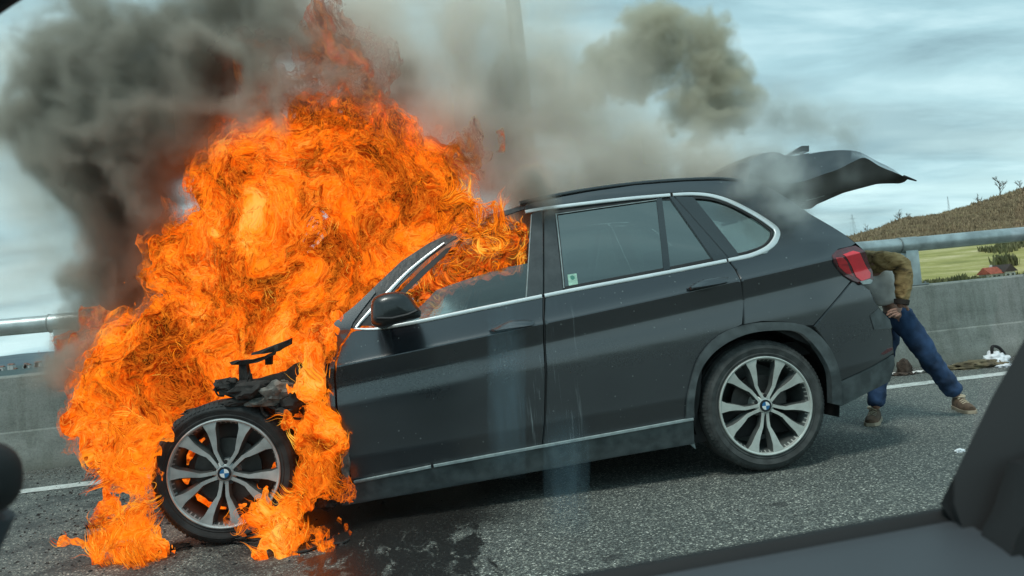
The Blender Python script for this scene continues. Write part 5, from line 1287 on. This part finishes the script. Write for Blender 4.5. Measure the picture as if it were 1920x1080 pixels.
# ================================================================== FIRE
import openvdb
def poly_sdf(poly, X, Z):
    "signed distance to a polygon, positive inside"
    P = np.stack([X.ravel(), Z.ravel()], 1); d = np.full(len(P), 1e9)
    for i in range(len(poly)):
        a = np.array(poly[i]); b = np.array(poly[(i+1) % len(poly)]); ab = b-a
        t = np.clip(((P-a)@ab)/(ab@ab+1e-12), 0, 1); d = np.minimum(d, np.linalg.norm(P-a-t[:, None]*ab, axis=1))
    return np.where(inside(poly, P), d, -d).reshape(X.shape)
def fire_material(name, mode):
    m = bpy.data.materials.new(name); m.use_nodes = True; nt = m.node_tree; nt.nodes.clear(); L = nt.links.new; n = nt.nodes.new
    out = n('ShaderNodeOutputMaterial'); tc = n('ShaderNodeTexCoord')
    def vadd(v, w_, k):
        a = n('ShaderNodeVectorMath'); a.operation = 'SCALE'; a.inputs[3].default_value = k
        s = n('ShaderNodeVectorMath'); s.operation = 'SUBTRACT'; L(w_, s.inputs[0]); s.inputs[1].default_value = (.5, .5, .5); L(s.outputs[0], a.inputs[0])
        b = n('ShaderNodeVectorMath'); b.operation = 'ADD'; L(v, b.inputs[0]); L(a.outputs[0], b.inputs[1]); return b.outputs[0]
    def noise(v, s, d, r=.5):
        q = n('ShaderNodeTexNoise'); q.inputs['Scale'].default_value = s; q.inputs['Detail'].default_value = d; q.inputs['Roughness'].default_value = r; L(v, q.inputs['Vector']); return q
    p0 = tc.outputs['Object']
    w1 = noise(p0, 1.9, 2); p1 = vadd(p0, w1.outputs['Color'], .55)
    w2 = noise(p1, 5.5, 2); p2 = vadd(p1, w2.outputs['Color'], .20)
    w3 = noise(p2, 15, 1); p3 = vadd(p2, w3.outputs['Color'], .055)
    mp = n('ShaderNodeMapping'); mp.inputs['Scale'].default_value = (1, 1, .62); mp.inputs['Rotation'].default_value = (0, .35, 0); L(p3, mp.inputs[0]); q = mp.outputs[0]
    low = noise(q, 2.3, 7, .62); a = noise(q, 8.5, 3, .6); b = noise(q, 19, 3, .6); f = noise(q, 46, 2, .6)
    def ridge(x, wd):
        r = mth(nt, 'ABSOLUTE', mth(nt, 'SUBTRACT', x, .5)); k = n('ShaderNodeMapRange'); k.interpolation_type = 'SMOOTHSTEP'; L(r, k.inputs[0]); k.inputs[1].default_value = 0; k.inputs[2].default_value = wd; k.inputs[3].default_value = 1; k.inputs[4].default_value = 0; return k.outputs[0]
    ra, rb, rf = ridge(a.outputs['Fac'], .022), ridge(b.outputs['Fac'], .032), ridge(f.outputs['Fac'], .06)
    cr = noise(q, 14, 3, .6); dk = ridge(cr.outputs['Fac'], .05)
    lines = mth(nt, 'MAXIMUM', mth(nt, 'MULTIPLY', ra, .8), mth(nt, 'MAXIMUM', mth(nt, 'MULTIPLY', rb, .62), mth(nt, 'MULTIPLY', rf, .34)))
    body = mth(nt, 'ADD', low.outputs['Fac'], mth(nt, 'MULTIPLY', mth(nt, 'SUBTRACT', a.outputs['Fac'], .5), .55))
    if mode == 'red': stops = [(.30, (.06, .012, .008)), (.45, (.30, .035, .018)), (.60, (.62, .085, .035)), (.8, (.9, .22, .10))]
    elif mode == 'cabin': stops = [(.30, (.004, .002, .001)), (.50, (.05, .008, .002)), (.60, (.32, .035, .004)), (.72, (.85, .16, .01)), (.85, (1, .4, .04))]
    else: stops = [(.22, (.05, .010, .002)), (.35, (.22, .030, .002)), (.45, (.62, .090, .003)), (.54, (.98, .175, .004)), (.66, (1.0, .27, .007)), (.80, (1.0, .42, .025)), (.93, (1, .64, .10))]
    sz = n('ShaderNodeSeparateXYZ'); L(p0, sz.inputs[0]); zr = n('ShaderNodeMapRange'); L(sz.outputs[2], zr.inputs[0]); zr.inputs[1].default_value = 1.9; zr.inputs[2].default_value = 2.75; zr.inputs[3].default_value = 0; zr.inputs[4].default_value = .12
    zl = n('ShaderNodeMapRange'); L(sz.outputs[2], zl.inputs[0]); zl.inputs[1].default_value = .9; zl.inputs[2].default_value = .1; zl.inputs[3].default_value = 0; zl.inputs[4].default_value = .03
    body = mth(nt, 'ADD', mth(nt, 'SUBTRACT', body, zr.outputs[0]), zl.outputs[0])
    lowz = mth(nt, 'SUBTRACT', low.outputs['Fac'], zr.outputs[0])
    body = mth(nt, 'ADD', mth(nt, 'MULTIPLY', mth(nt, 'SUBTRACT', body, .5), 2.1), .485)
    col = ramp(nt, body, stops)
    lc = ramp(nt, lowz, [(.3, (.8, .13, .006)), (.5, (1, .42, .030)), (.7, (1, .74, .18))])
    dcol = mixc(nt, mth(nt, 'MULTIPLY', dk, .55), col.outputs[0], (.30, .022, .001))
    c = mixc(nt, mth(nt, 'MULTIPLY', lines, .85 if mode != 'cabin' else .5), dcol, lc.outputs[0])
    c = mixc(nt, 1.0, c, (1.08 if mode != 'red' else .8, .72, .70), 'MULTIPLY')
    em = n('ShaderNodeEmission'); L(c, em.inputs[0]); em.inputs[1].default_value = .7 if mode == 'red' else 1.0
    if mode == 'core': L(em.outputs[0], out.inputs[0])
    else:
        tr = n('ShaderNodeBsdfTransparent'); mx = n('ShaderNodeMixShader')
        al = n('ShaderNodeMapRange'); al.interpolation_type = 'SMOOTHSTEP'
        s = mth(nt, 'ADD', low.outputs['Fac'], mth(nt, 'MULTIPLY', mth(nt, 'SUBTRACT', b.outputs['Fac'], .5), .6)); L(s, al.inputs[0])
        lo, hi = {'mid': (.40, .52), 'outer': (.52, .66), 'cabin': (.44, .56), 'thin': (.44, .60), 'red': (.42, .72)}[mode]
        al.inputs[1].default_value = lo; al.inputs[2].default_value = hi
        k = mth(nt, 'MAXIMUM', al.outputs[0], mth(nt, 'MULTIPLY', lines, {'mid': .9, 'outer': .45, 'cabin': .6, 'thin': .75, 'red': .3}[mode]))
        if mode == 'red': k = mth(nt, 'MULTIPLY', k, .8)
        if mode == 'outer': k = mth(nt, 'MULTIPLY', k, .8)
        L(k, mx.inputs[0]); L(tr.outputs[0], mx.inputs[1]); L(em.outputs[0], mx.inputs[2]); L(mx.outputs[0], out.inputs[0])
    return m
FM = {k: fire_material('flame_'+k, k) for k in ('core', 'mid', 'outer', 'thin', 'cabin', 'red')}
def lick_material():
    m = bpy.data.materials.new('flame_strand'); m.use_nodes = True; nt = m.node_tree; nt.nodes.clear(); L = nt.links.new; n = nt.nodes.new
    out = n('ShaderNodeOutputMaterial'); g = n('ShaderNodeNewGeometry'); q = noise_node(nt, 2.1, 5, .6)
    tc = n('ShaderNodeTexCoord'); sz = n('ShaderNodeSeparateXYZ'); L(tc.outputs['Object'], sz.inputs[0]); zr = n('ShaderNodeMapRange'); L(sz.outputs[2], zr.inputs[0]); zr.inputs[1].default_value = 1.9; zr.inputs[2].default_value = 2.75; zr.inputs[3].default_value = 0; zr.inputs[4].default_value = .28
    s = mth(nt, 'ADD', mth(nt, 'MULTIPLY', mth(nt, 'SUBTRACT', q.outputs['Fac'], .5), 2.2), mth(nt, 'MULTIPLY', g.outputs['Random Per Island'], .75)); s = mth(nt, 'SUBTRACT', s, zr.outputs[0])
    r = ramp(nt, s, [(0, (.25, .03, .002)), (.3, (.8, .11, .003)), (.6, (1, .24, .008)), (.9, (1, .52, .07))])
    em = n('ShaderNodeEmission'); L(r.outputs[0], em.inputs[0]); L(em.outputs[0], out.inputs[0]); return m
FM['strand'] = lick_material()
def shell(pts, quads, name, mat, parent):
    me = bpy.data.meshes.new(name); nv = len(pts); nf = len(quads)
    me.vertices.add(nv); me.vertices.foreach_set('co', pts.astype(np.float32).ravel())
    me.loops.add(nf*4); me.loops.foreach_set('vertex_index', quads.astype(np.int32).ravel())
    me.polygons.add(nf); me.polygons.foreach_set('loop_start', np.arange(0, nf*4, 4, dtype=np.int32)); me.polygons.foreach_set('loop_total', np.full(nf, 4, np.int32))
    me.polygons.foreach_set('use_smooth', np.ones(nf, bool)); me.update(calc_edges=True); me.validate()
    return link(name, me, mat, parent)
def strands(name, starts, parent, n_seg, step, r0, seed, up=(.0, 0, 1.0), curl=2.3, freq=9.0, mat=None):
    "flame strands: thin three-sided tapering tongues that follow a turbulent upward flow"
    N = len(starts); P = starts.astype(np.float32).copy(); rg = np.random.default_rng(seed)
    path = [P.copy()]; lens = rg.uniform(.3, .95, N)
    for s in range(n_seg):
        f = freq; x, y, z = P[:, 0]*f, P[:, 1]*f, P[:, 2]*f*.7
        v = np.stack([vnoise(x, y, z, 3)-.5, vnoise(x, y, z, 13)-.5, (vnoise(x, y, z, 23)-.5)], 1)*2*curl
        v2 = np.stack([vnoise(x*2.7, y*2.7, z*2.7, 33)-.5, vnoise(x*2.7, y*2.7, z*2.7, 43)-.5, (vnoise(x*2.7, y*2.7, z*2.7, 53)-.5)], 1)*2*curl*.8
        v = v+v2+np.array(up, np.float32); v /= np.linalg.norm(v, axis=1)[:, None]+1e-6
        P = P+v*(step*lens)[:, None].astype(np.float32); path.append(P.copy())
    path = np.stack(path, 1); S = n_seg+1                # N,S,3
    T = np.gradient(path, axis=1); T /= np.linalg.norm(T, axis=2)[..., None]+1e-6
    ref = np.array([0, 1, 0], np.float32); A = np.cross(T, ref); A /= np.linalg.norm(A, axis=2)[..., None]+1e-6; B = np.cross(T, A)
    k = np.linspace(0, 1, S); prof = np.sin(np.pi*np.clip(k*.92+.06, 0, 1))**.8*(1-.55*k); rad = (r0*rg.uniform(.45, 1.3, N))[:, None]*prof[None]
    V = np.empty((N, S, 3, 3), np.float32)
    for j in range(3):
        a = 2*np.pi*j/3; V[:, :, j] = path+(A*np.cos(a)+B*np.sin(a)*.7)*rad[..., None]
    base = (np.arange(N)*S*3)[:, None, None]; s = (np.arange(S-1)*3)[None, :, None]; j = np.arange(3)[None, None, :]; j2 = (j+1) % 3
    q = np.stack([base+s+j, base+s+j2, base+s+3+j2, base+s+3+j], -1).reshape(-1, 4)
    return shell(V.reshape(-1, 3), q, name, mat or FM['strand'], parent)
def fire(label, outline, Yc, half, bounds_y, voxel=.022, warp=.10, fine=.05, levels=(('flame_core', 'core', .07), ('flame', 'mid', .02), ('flame', 'outer', -.045)), n_str=3000, seed=1, str_r=.005, thick_pow=.6, zc_=None, up=(0, 0, 1), step=.016, cut=None, bias=.0):
    poly = [(lambda v: (v.x, v.z))(U(a, b, Yc)) for a, b in outline]
    B = np.array(poly); x0, z0 = B.min(0)-.20; x1, z1 = B.max(0)+.28
    y0, y1 = bounds_y
    xs = np.arange(x0, x1, voxel); ys = np.arange(y0, y1, voxel); zs = np.arange(z0, z1, voxel)
    X, Y, Z = np.meshgrid(xs.astype(np.float32), ys.astype(np.float32), zs.astype(np.float32), indexing='ij')
    # turbulent displacement of the outline
    wx = (fbm(X*2.3, Y*2.3, Z*1.5, 4, seed))*warp*1.6; wz = (fbm(X*2.3, Y*2.3, Z*1.5, 4, seed+11))*warp*1.6
    wx += fbm(X*9, Y*9, Z*5.5, 3, seed+21)*warp*.55; wz += fbm(X*9, Y*9, Z*5.5, 3, seed+31)*warp*.55
    gx = np.linspace(x0-.4, x1+.4, int((x1-x0+.8)/.02)); gz = np.linspace(z0-.4, z1+.4, int((z1-z0+.8)/.02)); GX, GZ = np.meshgrid(gx, gz, indexing='ij')
    S = poly_sdf(poly, GX, GZ).astype(np.float32)
    ix = np.clip(((X+wx-gx[0])/(gx[1]-gx[0])), 0, len(gx)-2); iz = np.clip(((Z+wz-gz[0])/(gz[1]-gz[0])), 0, len(gz)-2)
    i0 = ix.astype(np.int32); k0 = iz.astype(np.int32); fx = ix-i0; fz = iz-k0
    s = (S[i0, k0]*(1-fx)+S[i0+1, k0]*fx)*(1-fz)+(S[i0, k0+1]*(1-fx)+S[i0+1, k0+1]*fx)*fz
    yc = Yc+(zc_(X, Z) if zc_ else 0)
    t = half*np.clip(np.maximum(s, 0)/half, 0, 1)**thick_pow
    d3 = t-np.abs(Y-yc)
    F = np.where(s > 0, np.minimum(s, d3*1.0), s)
    F = np.where(s <= 0, np.minimum(s, -np.maximum(0, np.abs(Y-yc)-.0)), F)
    F = F+fbm(X*6, Y*6, Z*3.6, 4, seed+41, billow=True)*warp*.42+fbm(X*22, Y*22, Z*13, 3, seed+51)*fine+bias
    F[0] = F[-1] = F[:, 0] = F[:, -1] = F[:, :, 0] = F[:, :, -1] = -.5
    if cut is not None: F = np.minimum(F, cut(X, Y, Z))
    c = U(*outline[0], Yc)
    root = empty('fire', (float(B[:, 0].mean()), Yc, max(0, float(B[:, 1].min()))), label, 'fire')
    g = openvdb.FloatGrid(-.5); g.copyFromArray(F.astype(np.float32)); first = None
    for nm, mode, lv in levels:
        p, q = g.convertToQuads(lv)
        if not len(q): continue
        p = p*voxel+np.array([xs[0], ys[0], zs[0]])
        o = shell(p, q, nm, FM[mode], root); first = p if first is None or lv < .03 and lv > 0 else first
    if n_str and first is not None:
        rg = np.random.default_rng(seed)
        front = first[first[:, 1] < Yc+half*.35]
        st = front[rg.integers(0, len(front), n_str)]+rg.normal(0, .008, (n_str, 3))
        o = strands('flame_strands', st, root, 10, step, str_r, seed, up=up); o['kind'] = 'stuff'
    return root
MAIN0 = [(352, 275), (338, 300), (330, 330), (330, 370), (296, 415), (284, 440), (300, 480), (286, 500), (300, 530), (322, 550), (300, 575), (262, 596), (235, 590), (195, 600), (170, 630), (158, 660), (148, 700), (138, 740), (134, 780), (140, 815), (155, 828), (178, 822), (185, 850), (200, 885), (225, 900), (262, 900), (300, 890), (330, 860), (360, 880), (420, 870), (500, 870), (560, 850), (600, 800), (640, 730), (660, 660), (690, 590), (745, 530), (800, 480), (850, 455), (885, 455), (905, 425), (908, 390), (895, 350), (872, 320), (860, 300), (820, 275), (790, 240), (765, 200), (735, 185), (700, 205), (665, 180), (620, 195), (575, 185), (545, 210), (530, 235), (485, 235), (440, 225), (400, 215), (375, 235)]
def grow(pts, up):   # tongues reach a little above the traced body of the fire
    return [(x, y-up*max(0, min(1, (420-y)/200))) for x, y in pts]
MAIN = grow(MAIN0, 38)
hole = U(590, 425, 4.7)
fire('huge mass of orange flame pouring out of the engine bay and over the windscreen', MAIN, 4.62, .52, (4.06, 5.60), bias=.022, voxel=.021, n_str=3200, str_r=.0020, warp=.15, fine=.06, levels=(('flame_core', 'core', .06), ('flame', 'mid', .0), ('flame', 'outer', -.06)), seed=2, zc_=lambda X, Z: .15+.25*np.clip((Z-.9)/1.5, 0, 1),
     cut=lambda X, Y, Z: (np.hypot((X-hole.x)*1.0+(Y-4.7)*.12-(Z-hole.z)*.35, (Z-hole.z-(Y-4.7)*.08)*.62)+fbm(X*16, Y*4, Z*16, 3, 71)*.05-.040))
LEFTG = [(262, 770), (300, 800), (280, 830), (272, 860), (268, 900), (275, 945), (294, 985), (318, 1008), (318, 1030), (330, 1042), (290, 1060), (205, 1068), (192, 1045), (215, 1025), (160, 1018), (148, 1008), (175, 985), (205, 950), (232, 925), (205, 900), (190, 870), (190, 830), (215, 780)]
fire('flames spilling onto the road on the left of the front wheel', LEFTG, 3.93, .17, (3.45, 4.35), voxel=.013, warp=.15, fine=.10, n_str=1600, seed=5, str_r=.0020, levels=(('flame_core', 'mid', .045), ('flame', 'thin', .01), ('flame', 'thin', -.03)), up=(-.5, 0, .8), step=.014)
RIGHTG = [(590, 560), (628, 598), (618, 640), (612, 700), (608, 745), (628, 785), (632, 820), (640, 870), (652, 890), (666, 908), (655, 915), (640, 902), (625, 905), (618, 935), (600, 940), (596, 965), (625, 985), (652, 1010), (640, 1022), (600, 1008), (565, 1028), (532, 1054), (514, 1040), (478, 1005), (442, 1003), (438, 985), (470, 978), (482, 955), (520, 968), (545, 945), (562, 905), (562, 860), (548, 815), (515, 782), (530, 765), (565, 775), (578, 740), (560, 700), (556, 660), (575, 610)]
fire('flames between the front wheel and the door running down onto the road', RIGHTG, 3.92, .085, (3.50, 4.14), voxel=.011, warp=.11, fine=.085, n_str=1600, seed=8, str_r=.0019, levels=(('flame_core', 'core', .045), ('flame', 'mid', .012), ('flame', 'thin', -.015)), up=(-.3, 0, .9), step=.012,
     zc_=lambda X, Z: -.26*np.clip((.30-Z)/.30, 0, 1)**1.3)
CABIN = [(752, 560), (800, 506), (850, 462), (900, 432), (998, 400), (996, 440), (992, 490), (950, 515), (890, 535), (840, 560), (800, 600)]
fire('dark red flames inside the cabin seen over the lowered front window', CABIN, 4.35, .16, (4.02, 4.75), voxel=.014, warp=.05, fine=.03, n_str=900, seed=12, str_r=.0022, levels=(('flame', 'cabin', .0), ('flame_core', 'cabin', .05)), step=.014)
LICK = [(840, 340), (875, 350), (900, 368), (925, 388), (945, 410), (958, 440), (950, 470), (925, 485), (900, 480), (880, 462), (850, 446), (820, 440), (800, 420), (800, 380)]
fire('stringy flame tips curling round the top of the windscreen pillar', LICK, 4.07, .06, (3.90, 4.25), voxel=.012, warp=.07, fine=.04, n_str=1100, seed=15, str_r=.0022, levels=(('flame', 'cabin', .02), ('flame', 'outer', .0)), step=.018, up=(.1, 0, .7))
def wheel_fire():
    root = empty('fire', (WF.x, 4.10, WF.z), 'small flames burning inside the front wheel behind its spokes', 'fire'); rg = np.random.default_rng(3)
    for a0, a1, r in [(120, 165, .205), (205, 262, .195), (268, 292, .200), (308, 330, .215), (350, 362, .235), (28, 36, .235), (178, 192, .21)]:
        bm = bmesh.new()
        V, F = tube_geo([(WF.x+r*math.cos(math.radians(a)), 4.075+rg.uniform(-.006, .006), WF.z+r*math.sin(math.radians(a))) for a in np.linspace(a0, a1, 9)], [max(.006, x) for x in (.017*np.sin(np.linspace(.25, 2.9, 9))*rg.uniform(.6, 1.3, 9)).tolist()], 8)
        mesh('flame', V, F, FM['core'], root)
wheel_fire()
# red upper tongues, seen through the smoke
for i, (pts, sd, lab) in enumerate([
    ([(430, 210), (400, 150), (395, 110), (430, 75), (480, 55), (520, 70), (500, 95), (460, 110), (455, 150), (500, 140), (545, 165), (580, 200), (560, 240), (500, 225)], 31, 'red tongue of flame inside the smoke above the left of the fire'),
    ([(600, 200), (590, 140), (605, 90), (590, 40), (600, -10), (640, 10), (655, 60), (690, 90), (700, 140), (680, 190), (640, 180)], 32, 'tall dull red tongue of flame inside the smoke above the middle of the fire'),
    ([(850, 320), (848, 290), (865, 262), (900, 260), (915, 285), (912, 310), (885, 345)], 33, 'single pinkish flame tip at the upper right corner of the fire'),
    ([(180, 620), (130, 650), (88, 680), (95, 700), (135, 700), (160, 720), (190, 680)], 34, 'dark red smoky flame at the far left of the fire')]):
    fire(lab, pts, 4.85, .12, (4.45, 5.3), voxel=.024, warp=.17, fine=.07, n_str=0, seed=sd, str_r=.005, levels=(('flame', 'red', .0), ('flame', 'red', -.04), ('flame', 'red', -.08)), step=.02)
# ================================================================== SMOKE
def smoke(name, label, blobs, lo, hi, voxel, color, dens, seed, sharp=.0, freq=1.6, aniso=.0, warpk=.30, contrast=9.0):
    n = [int(round((hi[i]-lo[i])/voxel))+1 for i in range(3)]; hi = [lo[i]+(n[i]-1)*voxel for i in range(3)]
    ax = [np.linspace(lo[i], hi[i], n[i], dtype=np.float32) for i in range(3)]
    X, Y, Z = np.meshgrid(*ax, indexing='ij')
    f = freq
    wx = fbm(X*f, Y*f, Z*f, 5, seed)*warpk; wz = fbm(X*f, Y*f, Z*f, 5, seed+7)*warpk
    D = np.zeros_like(X)
    for (px, py, rx, ry, Yb, ryd, amp) in blobs:
        c = U(px, py, Yb); s = Yb/1400.0*1.0
        q = ((X+wx-c.x)/(rx*s))**2+((Z+wz-c.z)/(ry*s))**2+((Y-Yb)/ryd)**2
        D += amp*np.exp(-q*1.2)
    nz = .5+.5*fbm(X*f*2.1+wx*2.2, Y*f*2.1, Z*f*2.1+wz*2.2, 6, seed+17, gain=.58, billow=True)
    nz2 = .5+.5*fbm(X*f*.8, Y*f*.8, Z*f*.8, 3, seed+27)
    if sharp < 0: D = np.clip((D-.50-(nz-.34)*3.4)/.55, 0, 1)*(.4+.5*D)*np.exp(np.clip((.36-nz)*6, -2, 1.2))
    elif sharp: D = np.clip((D-.50-(nz-.33)*3.0*sharp)/.14, 0, 1)*(.35+D*.6)*np.exp(np.clip((.36-nz)*3, -2, 1))
    else: D = D*np.exp(np.clip((.36-nz)*contrast, -3, 1.6))*np.clip(nz2*3.0-.7, .15, 2)
    e = 4
    for a in range(3):
        k = np.clip(np.minimum(np.arange(n[a]), n[a]-1-np.arange(n[a]))/e, 0, 1); sh = [1, 1, 1]; sh[a] = -1; D = D*k.reshape(sh).astype(np.float32)
    # the flames burn the smoke away inside them, except towards their tips
    k = 4.62/Y; mp_ = [(lambda v: (v.x, v.z))(U(a, b, 4.62)) for a, b in MAIN]
    gx = np.linspace(-2.9, 1.4, 150); gz = np.linspace(.2, 3.3, 110); GX, GZ = np.meshgrid(gx, gz, indexing='ij'); S = poly_sdf(mp_, GX, GZ).astype(np.float32)
    px_ = X*k; pz_ = CAM['h']+(Z-CAM['h'])*k; ii = np.clip(((px_-gx[0])/(gx[1]-gx[0])).astype(int), 0, 149); jj = np.clip(((pz_-gz[0])/(gz[1]-gz[0])).astype(int), 0, 109); s_ = S[ii, jj]
    D0 = sum(b[6]*np.exp(-1.2*(((X+wx-(c_ := U(b[0], b[1], b[4])).x)/(b[2]*b[4]/1400))**2+((Z+wz-c_.z)/(b[3]*b[4]/1400))**2+((Y-b[4])/b[5])**2)) for b in blobs) if sharp else None
    if sharp: D = D*np.clip((D0-.16)/.12, 0, 1)
    D = D*(1-np.clip((s_+.04)/.14, 0, 1)*np.clip((2.32-Z)/.35, 0, 1)*(Y < 5.3))
    D = np.where(D < .012, 0, D)
    D = np.clip(D, 0, 4)
    me = bpy.data.meshes.new(name); N = D.size; me.vertices.add(N)
    me.vertices.foreach_set('co', np.zeros(N*3, np.float32))
    at = me.attributes.new('d', 'FLOAT', 'POINT'); at.data.foreach_set('value', D.astype(np.float32).ravel())
    m = bpy.data.materials.new(name+'_vapour'); m.use_nodes = True; nt = m.node_tree; nt.nodes.clear()
    o_ = nt.nodes.new('ShaderNodeOutputMaterial'); v = nt.nodes.new('ShaderNodeVolumePrincipled'); v.inputs['Color'].default_value = tuple(color)+(1,); v.inputs['Density'].default_value = dens; v.inputs['Anisotropy'].default_value = aniso
    nt.links.new(v.outputs[0], o_.inputs['Volume'])
    o = link(name, me, m, None); tag(o, label, 'smoke', None, 'stuff')
    ng = bpy.data.node_groups.new(name, 'GeometryNodeTree'); ng.interface.new_socket('Geometry', in_out='INPUT', socket_type='NodeSocketGeometry'); ng.interface.new_socket('Geometry', in_out='OUTPUT', socket_type='NodeSocketGeometry')
    A = ng.nodes.new; L = ng.links.new; gi = A('NodeGroupInput'); go = A('NodeGroupOutput')
    vc = A('GeometryNodeVolumeCube'); vc.inputs['Min'].default_value = lo; vc.inputs['Max'].default_value = hi
    for k, nm in enumerate(('Resolution X', 'Resolution Y', 'Resolution Z')): vc.inputs[nm].default_value = n[k]
    pos = A('GeometryNodeInputPosition'); sb = A('ShaderNodeVectorMath'); sb.operation = 'SUBTRACT'; L(pos.outputs[0], sb.inputs[0]); sb.inputs[1].default_value = lo
    sc_ = A('ShaderNodeVectorMath'); sc_.operation = 'SCALE'; L(sb.outputs[0], sc_.inputs[0]); sc_.inputs[3].default_value = 1/voxel
    sp = A('ShaderNodeSeparateXYZ'); L(sc_.outputs[0], sp.inputs[0])
    def I(op, a, b):
        q = A('FunctionNodeIntegerMath'); q.operation = op
        for s_, i in ((a, 0), (b, 1)):
            if hasattr(s_, 'links'): L(s_, q.inputs[i])
            else: q.inputs[i].default_value = s_
        return q.outputs[0]
    def rnd(s_):
        q = A('FunctionNodeFloatToInt'); q.rounding_mode = 'ROUND'; L(s_, q.inputs[0]); return q.outputs[0]
    ix, iy, iz = rnd(sp.outputs[0]), rnd(sp.outputs[1]), rnd(sp.outputs[2])
    idx = I('ADD', I('MULTIPLY', I('ADD', I('MULTIPLY', ix, n[1]), iy), n[2]), iz)
    na = A('GeometryNodeInputNamedAttribute'); na.data_type = 'FLOAT'; na.inputs['Name'].default_value = 'd'
    si = A('GeometryNodeSampleIndex'); si.data_type = 'FLOAT'; si.domain = 'POINT'; L(gi.outputs[0], si.inputs['Geometry']); L(na.outputs[0], si.inputs['Value']); L(idx, si.inputs['Index'])
    L(si.outputs[0], vc.inputs['Density'])
    sm = A('GeometryNodeSetMaterial'); sm.inputs['Material'].default_value = m; L(vc.outputs[0], sm.inputs[0]); L(sm.outputs[0], go.inputs[0])
    md = o.modifiers.new('density', 'NODES'); md.node_group = ng
    return o
# blobs: photo centre x, y, radii (px), depth, half depth (m), amount
smoke('dark_smoke', 'thick dark grey smoke billowing up left of and above the flames', [
    (235, 190, 120, 120, 5.0, .45, 1.6), (330, 120, 120, 90, 5.0, .5, 1.1), (180, 270, 90, 70, 5.0, .4, 1.3), (250, 330, 120, 80, 5.1, .45, 1.2), (285, 420, 90, 90, 5.2, .45, 1.7), (260, 480, 80, 80, 5.1, .4, 1.5), (225, 400, 70, 80, 5.2, .4, 1.2), (335, 345, 55, 60, 5.0, .35, 1.6), (300, 250, 70, 60, 5.0, .35, .9), (270, 520, 90, 80, 5.2, .4, 1.1),
    (430, 60, 150, 90, 4.9, .5, .9), (560, 130, 130, 80, 4.7, .35, .5), (610, 150, 60, 60, 4.5, .25, .8), (180, 600, 90, 80, 5.0, .4, .9), (125, 660, 45, 50, 4.8, .3, 1.2), (105, 740, 22, 40, 4.7, .2, .7), (750, 120, 80, 100, 4.8, .35, .35), (480, 200, 120, 50, 4.5, .25, .6),
    (200, 40, 160, 60, 5.2, .5, .6), (620, 20, 160, 60, 5.2, .5, .4), (965, 378, 40, 30, 4.25, .16, 2.4), (975, 440, 40, 50, 4.9, .45, 3.0), (900, 500, 110, 60, 5.0, .5, 3.0)],
    (-2.9, 4.05, .5), (1.2, 6.0, 3.9), .032, (.54, .51, .44), 5.5, 3, freq=1.5, sharp=-1, warpk=.35)
smoke('pale_smoke', 'pale grey brown smoke drifting from the fire over the roof of the car', [
    (90, 400, 120, 150, 5.6, .5, .40), (60, 140, 120, 120, 5.6, .5, .40), (130, 540, 90, 60, 5.5, .4, .2), (650, 90, 220, 140, 5.4, .6, .8), (850, 120, 170, 150, 5.5, .6, .9), (960, 60, 110, 110, 5.8, .6, .6), (900, 280, 140, 110, 5.5, .5, 1.2), (1020, 260, 130, 120, 5.7, .6, 1.2),
    (1180, 325, 150, 55, 5.6, .6, 1.2), (1330, 330, 90, 45, 5.5, .5, 1.0), (1010, 140, 60, 80, 5.9, .5, .5), (800, 210, 90, 70, 5.0, .4, .8), (1400, 320, 60, 40, 4.7, .3, 1.0), (1000, 360, 160, 50, 5.2, .5, 1.1), (1200, 350, 200, 40, 5.3, .5, .9), (40, 250, 90, 120, 5.6, .5, .35)],
    (-3.6, 4.3, .9), (3.3, 7.0, 4.1), .042, (.99, .93, .83), 2.0, 9, freq=1.2, contrast=10.0)
smoke('brown_smoke', 'dense brown cauliflower puff of smoke above the rear of the roof', [
    (1235, 75, 68, 62, 6.1, .35, 1.5), (1175, 118, 45, 40, 6.1, .3, 1.3), (1340, 80, 42, 52, 6.0, .3, 1.5), (1335, 145, 60, 50, 6.0, .3, 1.5), (1380, 200, 46, 34, 5.9, .28, 1.5), (1290, 205, 55, 32, 6.0, .3, 1.1), (1190, 165, 50, 30, 6.1, .3, 1.1), (1130, 120, 40, 40, 6.15, .3, 1.0), (1210, 40, 50, 36, 6.1, .3, 1.2), (1095, 170, 45, 40, 6.15, .3, .85), (1330, 245, 80, 34, 5.9, .3, .9)],
    (.3, 5.2, 2.0), (3.9, 6.9, 4.3), .026, (.74, .70, .56), 6.5, 14, sharp=.8, freq=2.6, warpk=.16)
smoke('thin_smoke', 'thin white and grey wisps curling round the open tailgate', [
    (1440, 320, 50, 45, 4.15, .22, 1.3), (1465, 380, 32, 32, 4.05, .14, 1.8), (1500, 395, 35, 22, 4.1, .14, 1.0), (1520, 235, 110, 40, 4.9, .3, .75), (1620, 250, 60, 30, 4.9, .3, .8), (1430, 230, 80, 50, 4.9, .3, .6), (1420, 350, 45, 30, 4.1, .18, 1.0), (1560, 320, 90, 25, 4.2, .2, .25), (1590, 420, 60, 15, 4.8, .2, .3)],
    (1.6, 3.8, 1.2), (3.3, 5.4, 2.9), .026, (.78, .82, .80), 2.2, 23, freq=3.0, warpk=.14)
